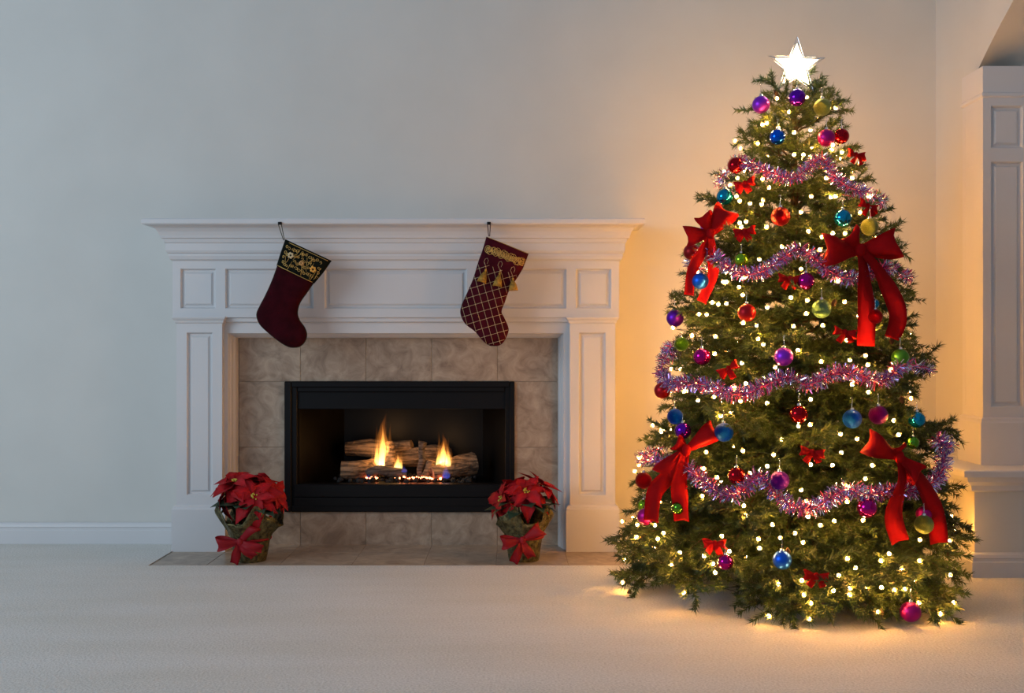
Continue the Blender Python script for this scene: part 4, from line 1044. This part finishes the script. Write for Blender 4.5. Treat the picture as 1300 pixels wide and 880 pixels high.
for a in [
 (966, 133, 11, 'violet', 'matte', 'matte violet bauble at upper left just below the star'),
 (1012, 124, 11, 'purple', 'shiny', 'shiny deep purple bauble directly under the star'),
 (1044, 136, 11, 'olive', 'glitter', 'olive green glitter bauble just right below the star'),
 (987, 174, 10, 'blue', 'shiny', 'shiny blue bauble above the topmost tinsel garland'),
 (1049, 175, 11, 'magenta', 'matte', 'matte magenta bauble touching a red one above topmost garland'),
 (1068, 173, 10, 'red', 'shiny', 'shiny red bauble right of the magenta bauble near the top'),
 (934, 210, 10.5, 'red', 'shiny', 'shiny red bauble at left end of topmost garland'),
 (920, 250, 10.5, 'teal', 'shiny', 'shiny teal bauble on left edge above the left red bow'),
 (991, 275, 12, 'red', 'glitter', 'red glitter bauble on a wire between the top two garlands'),
 (1070, 277, 11, 'teal', 'shiny', 'shiny teal bauble just above the large right bow'),
 (1104, 288, 11, 'olive', 'glitter', 'olive gold glitter bauble at upper right of the large bow'),
 (897, 285, 8.5, 'violet', 'matte', 'small violet bauble tucked behind the upper left bow'),
 (878, 320, 10.5, 'dark_red', 'matte', 'dark red bauble left of the upper left bow'),
 (941, 330, 9, 'lime', 'shiny', 'shiny lime bauble resting on the second garland'),
 (889, 357, 10.5, 'blue', 'matte', 'matte blue bauble between tails of the upper left bow'),
 (857, 404, 11, 'purple', 'matte', 'matte purple bauble sticking out on left edge at mid height'),
 (948, 397, 11.5, 'red', 'matte', 'satin red bauble below the second garland, left of centre'),
 (1023, 357, 11, 'magenta', 'shiny', 'shiny magenta bauble below the second garland at centre'),
 (1043, 392, 12, 'sage', 'glitter', 'sage green glitter bauble left of the large bow tails'),
 (995, 453, 12, 'violet', 'matte', 'satin violet bauble hanging above centre of third garland'),
 (891, 453, 11, 'magenta', 'shiny', 'shiny magenta bauble above the third garland at left'),
 (865, 437, 9, 'green', 'glitter', 'small green bauble above the looped left end of third garland'),
 (1143, 454, 11, 'green', 'matte', 'matte green bauble at right end of third garland'),
 (1111, 402, 9.5, 'red', 'glitter', 'red glitter bauble between tails of the large bow'),
 (1109, 386, 7, 'teal', 'shiny', 'small teal bauble peeking between the large bow tails'),
 (841, 496, 10.5, 'red', 'matte', 'satin red bauble below the looped left end of third garland'),
 (857, 529, 10, 'blue', 'glitter', 'blue glitter bauble above the lower left bow'),
 (867, 547, 10.5, 'purple', 'shiny', 'shiny purple bauble against the lower left bow knot'),
 (919, 549, 12, 'blue', 'glitter', 'blue glitter bauble at right loop of the lower left bow'),
 (1014, 526, 11.5, 'red', 'shiny', 'shiny red bauble below third garland at centre'),
 (1082, 532, 12, 'blue', 'glitter', 'bright blue glitter bauble left of a purple one at right'),
 (1115, 527, 12, 'plum', 'glitter', 'plum glitter bauble right of the bright blue one'),
 (1164, 533, 10.5, 'teal', 'shiny', 'shiny teal bauble on right edge above the lowest garland loop'),
 (1159, 562, 8, 'green', 'shiny', 'small shiny green bauble inside loop of the lowest garland'),
 (817, 610, 10.5, 'red', 'glitter', 'red glitter bauble hanging left of the lower left bow'),
 (817, 642, 8, 'lime', 'shiny', 'small lime bauble behind the magenta one at lower left'),
 (820, 656, 11, 'magenta', 'matte', 'matte magenta bauble at lower left under the bow'),
 (861, 645, 8, 'green', 'shiny', 'small shiny green bauble under the lower left bow tail'),
 (935, 604, 11, 'red', 'shiny', 'shiny red bauble just above the lowest garland at left'),
 (990, 610, 12, 'purple', 'glitter', 'purple glitter bauble just above the lowest garland at centre'),
 (1101, 645, 12.5, 'magenta', 'shiny', 'shiny magenta bauble under the lowest garland at right'),
 (1173, 653, 10, 'magenta', 'matte', 'small magenta bauble behind a gold green one at right'),
 (1173, 666, 12, 'olive', 'glitter', 'gold green glitter bauble under the lower right bow tail'),
 (993, 711, 12, 'blue', 'matte', 'matte blue bauble low at centre of the tree'),
 (921, 714, 10, 'magenta', 'shiny', 'shiny dark magenta bauble low on left beside a small bow'),
 (1156, 777, 13, 'magenta', 'matte', 'big matte magenta bauble lowest of all, nearly touching the carpet'),
]: bauble(*a, out=.004 if 'behind' in a[5] or 'peeking' in a[5] else .022)

# ------------------------------------------------------------------ red bows on the tree
def tree_bow(px, py, label, L, W, loops, tails, yaw=None, out=.03, small=False, tw_=.78):
    p = on_tree(px, py, 1.0, out)
    t = thing('ribbon_bow', label, 'bow', p, 'small red bows' if small else 'large red bows')
    a = math.atan2(p.y - TY, p.x - TX) + PI / 2
    a = (a + PI) % (2 * PI) - PI
    t.rotation_euler = (0, 0, a * .8 if yaw is None else yaw)
    bow_parts(t, 1.0 if not small else .3, W, [(q[0], q[1] * L, q[2]) for q in loops], [[(x * L, z * L, o * L) for x, z, o in tl] for tl in tails], M_red, .42 if not small else .6, .32, tw_)
    return t
tree_bow(1090, 318, 'large red velvet bow on right side of the upper tree', .118, .082, [(PI * 1.0, 1.0, 1.25), (PI * .06, 1.0, 1.15), (PI * .72, .55, .9)],
         [[(0, 0, .1), (.03, -.7, .3), (.12, -1.6, .25), (.10, -2.55, .2)], [(0, 0, .1), (.42, -.5, .25), (.84, -1.2, .2), (1.02, -1.8, .15), (.88, -2.35, .1)]], .10, tw_=.66)
tree_bow(903, 297, 'large red bow at upper left edge of the tree', .095, .066, [(PI * .30, 1.0, 1.2), (PI * 1.03, .85, 1.1), (PI * .62, .7, .9)],
         [[(0, 0, .1), (-.30, -.7, .3), (-.62, -1.3, .3), (-.74, -2.15, .2)], [(0, 0, .1), (.10, -.8, .3), (.08, -1.5, .25), (-.30, -2.4, .2)]], -.35, tw_=.56)
tree_bow(872, 571, 'large red bow low on left side of the tree', .115, .068, [(PI * .20, 1.0, .95), (PI * 1.28, .95, 1.25), (PI * .8, .35, .8)],
         [[(0, 0, .1), (-.45, -.7, .3), (-.85, -1.2, .3), (-.95, -2.0, .2)], [(0, 0, .1), (-.15, -.8, .3), (-.15, -1.4, .3), (-.10, -1.95, .2)]], -.30)
tree_bow(1139, 580, 'large red bow low on right side of the tree', .115, .070, [(PI * .87, 1.05, 1.1), (PI * 1.75, .7, 1.0), (PI * .6, .3, .7)],
         [[(0, 0, .1), (-.05, -.7, .3), (-.30, -1.5, .3), (-.05, -2.2, .2)], [(0, 0, .1), (.45, -.5, .25), (.95, -1.3, .2), (1.15, -2.3, .15)]], .25)
for px, py, ro, lab in ((946, 233, .15, 'small red bow under left end of topmost garland'), (1086, 197, -.1, 'small red bow on right edge near the top'), (1101, 262, -.3, 'small red bow on right edge above the large bow'),
                        (946, 294, .1, 'small red bow just right of the upper left bow'), (1003, 354, -.1, 'small red bow beside the shiny magenta bauble'), (1072, 422, -.2, 'small red bow left of the large bow tail end'),
                        (925, 468, .5, 'small red bow above third garland at left'), (1031, 574, -.15, 'small red bow below the shiny red centre bauble'), (908, 690, .05, 'small red bow above dark magenta bauble low on left'), (1036, 731, -.1, 'small red bow low at centre right of matte blue bauble')):
    tree_bow(px, py, lab, .035, .026, [(ro, 1.0, 1.1), (PI + ro, 1.0, 1.1)], [[(0, 0, .1), (.3, -.4, .3), (.55, -.9, .2)], [(0, 0, .1), (-.3, -.4, .3), (-.6, -.85, .2)]], None, .022, True)
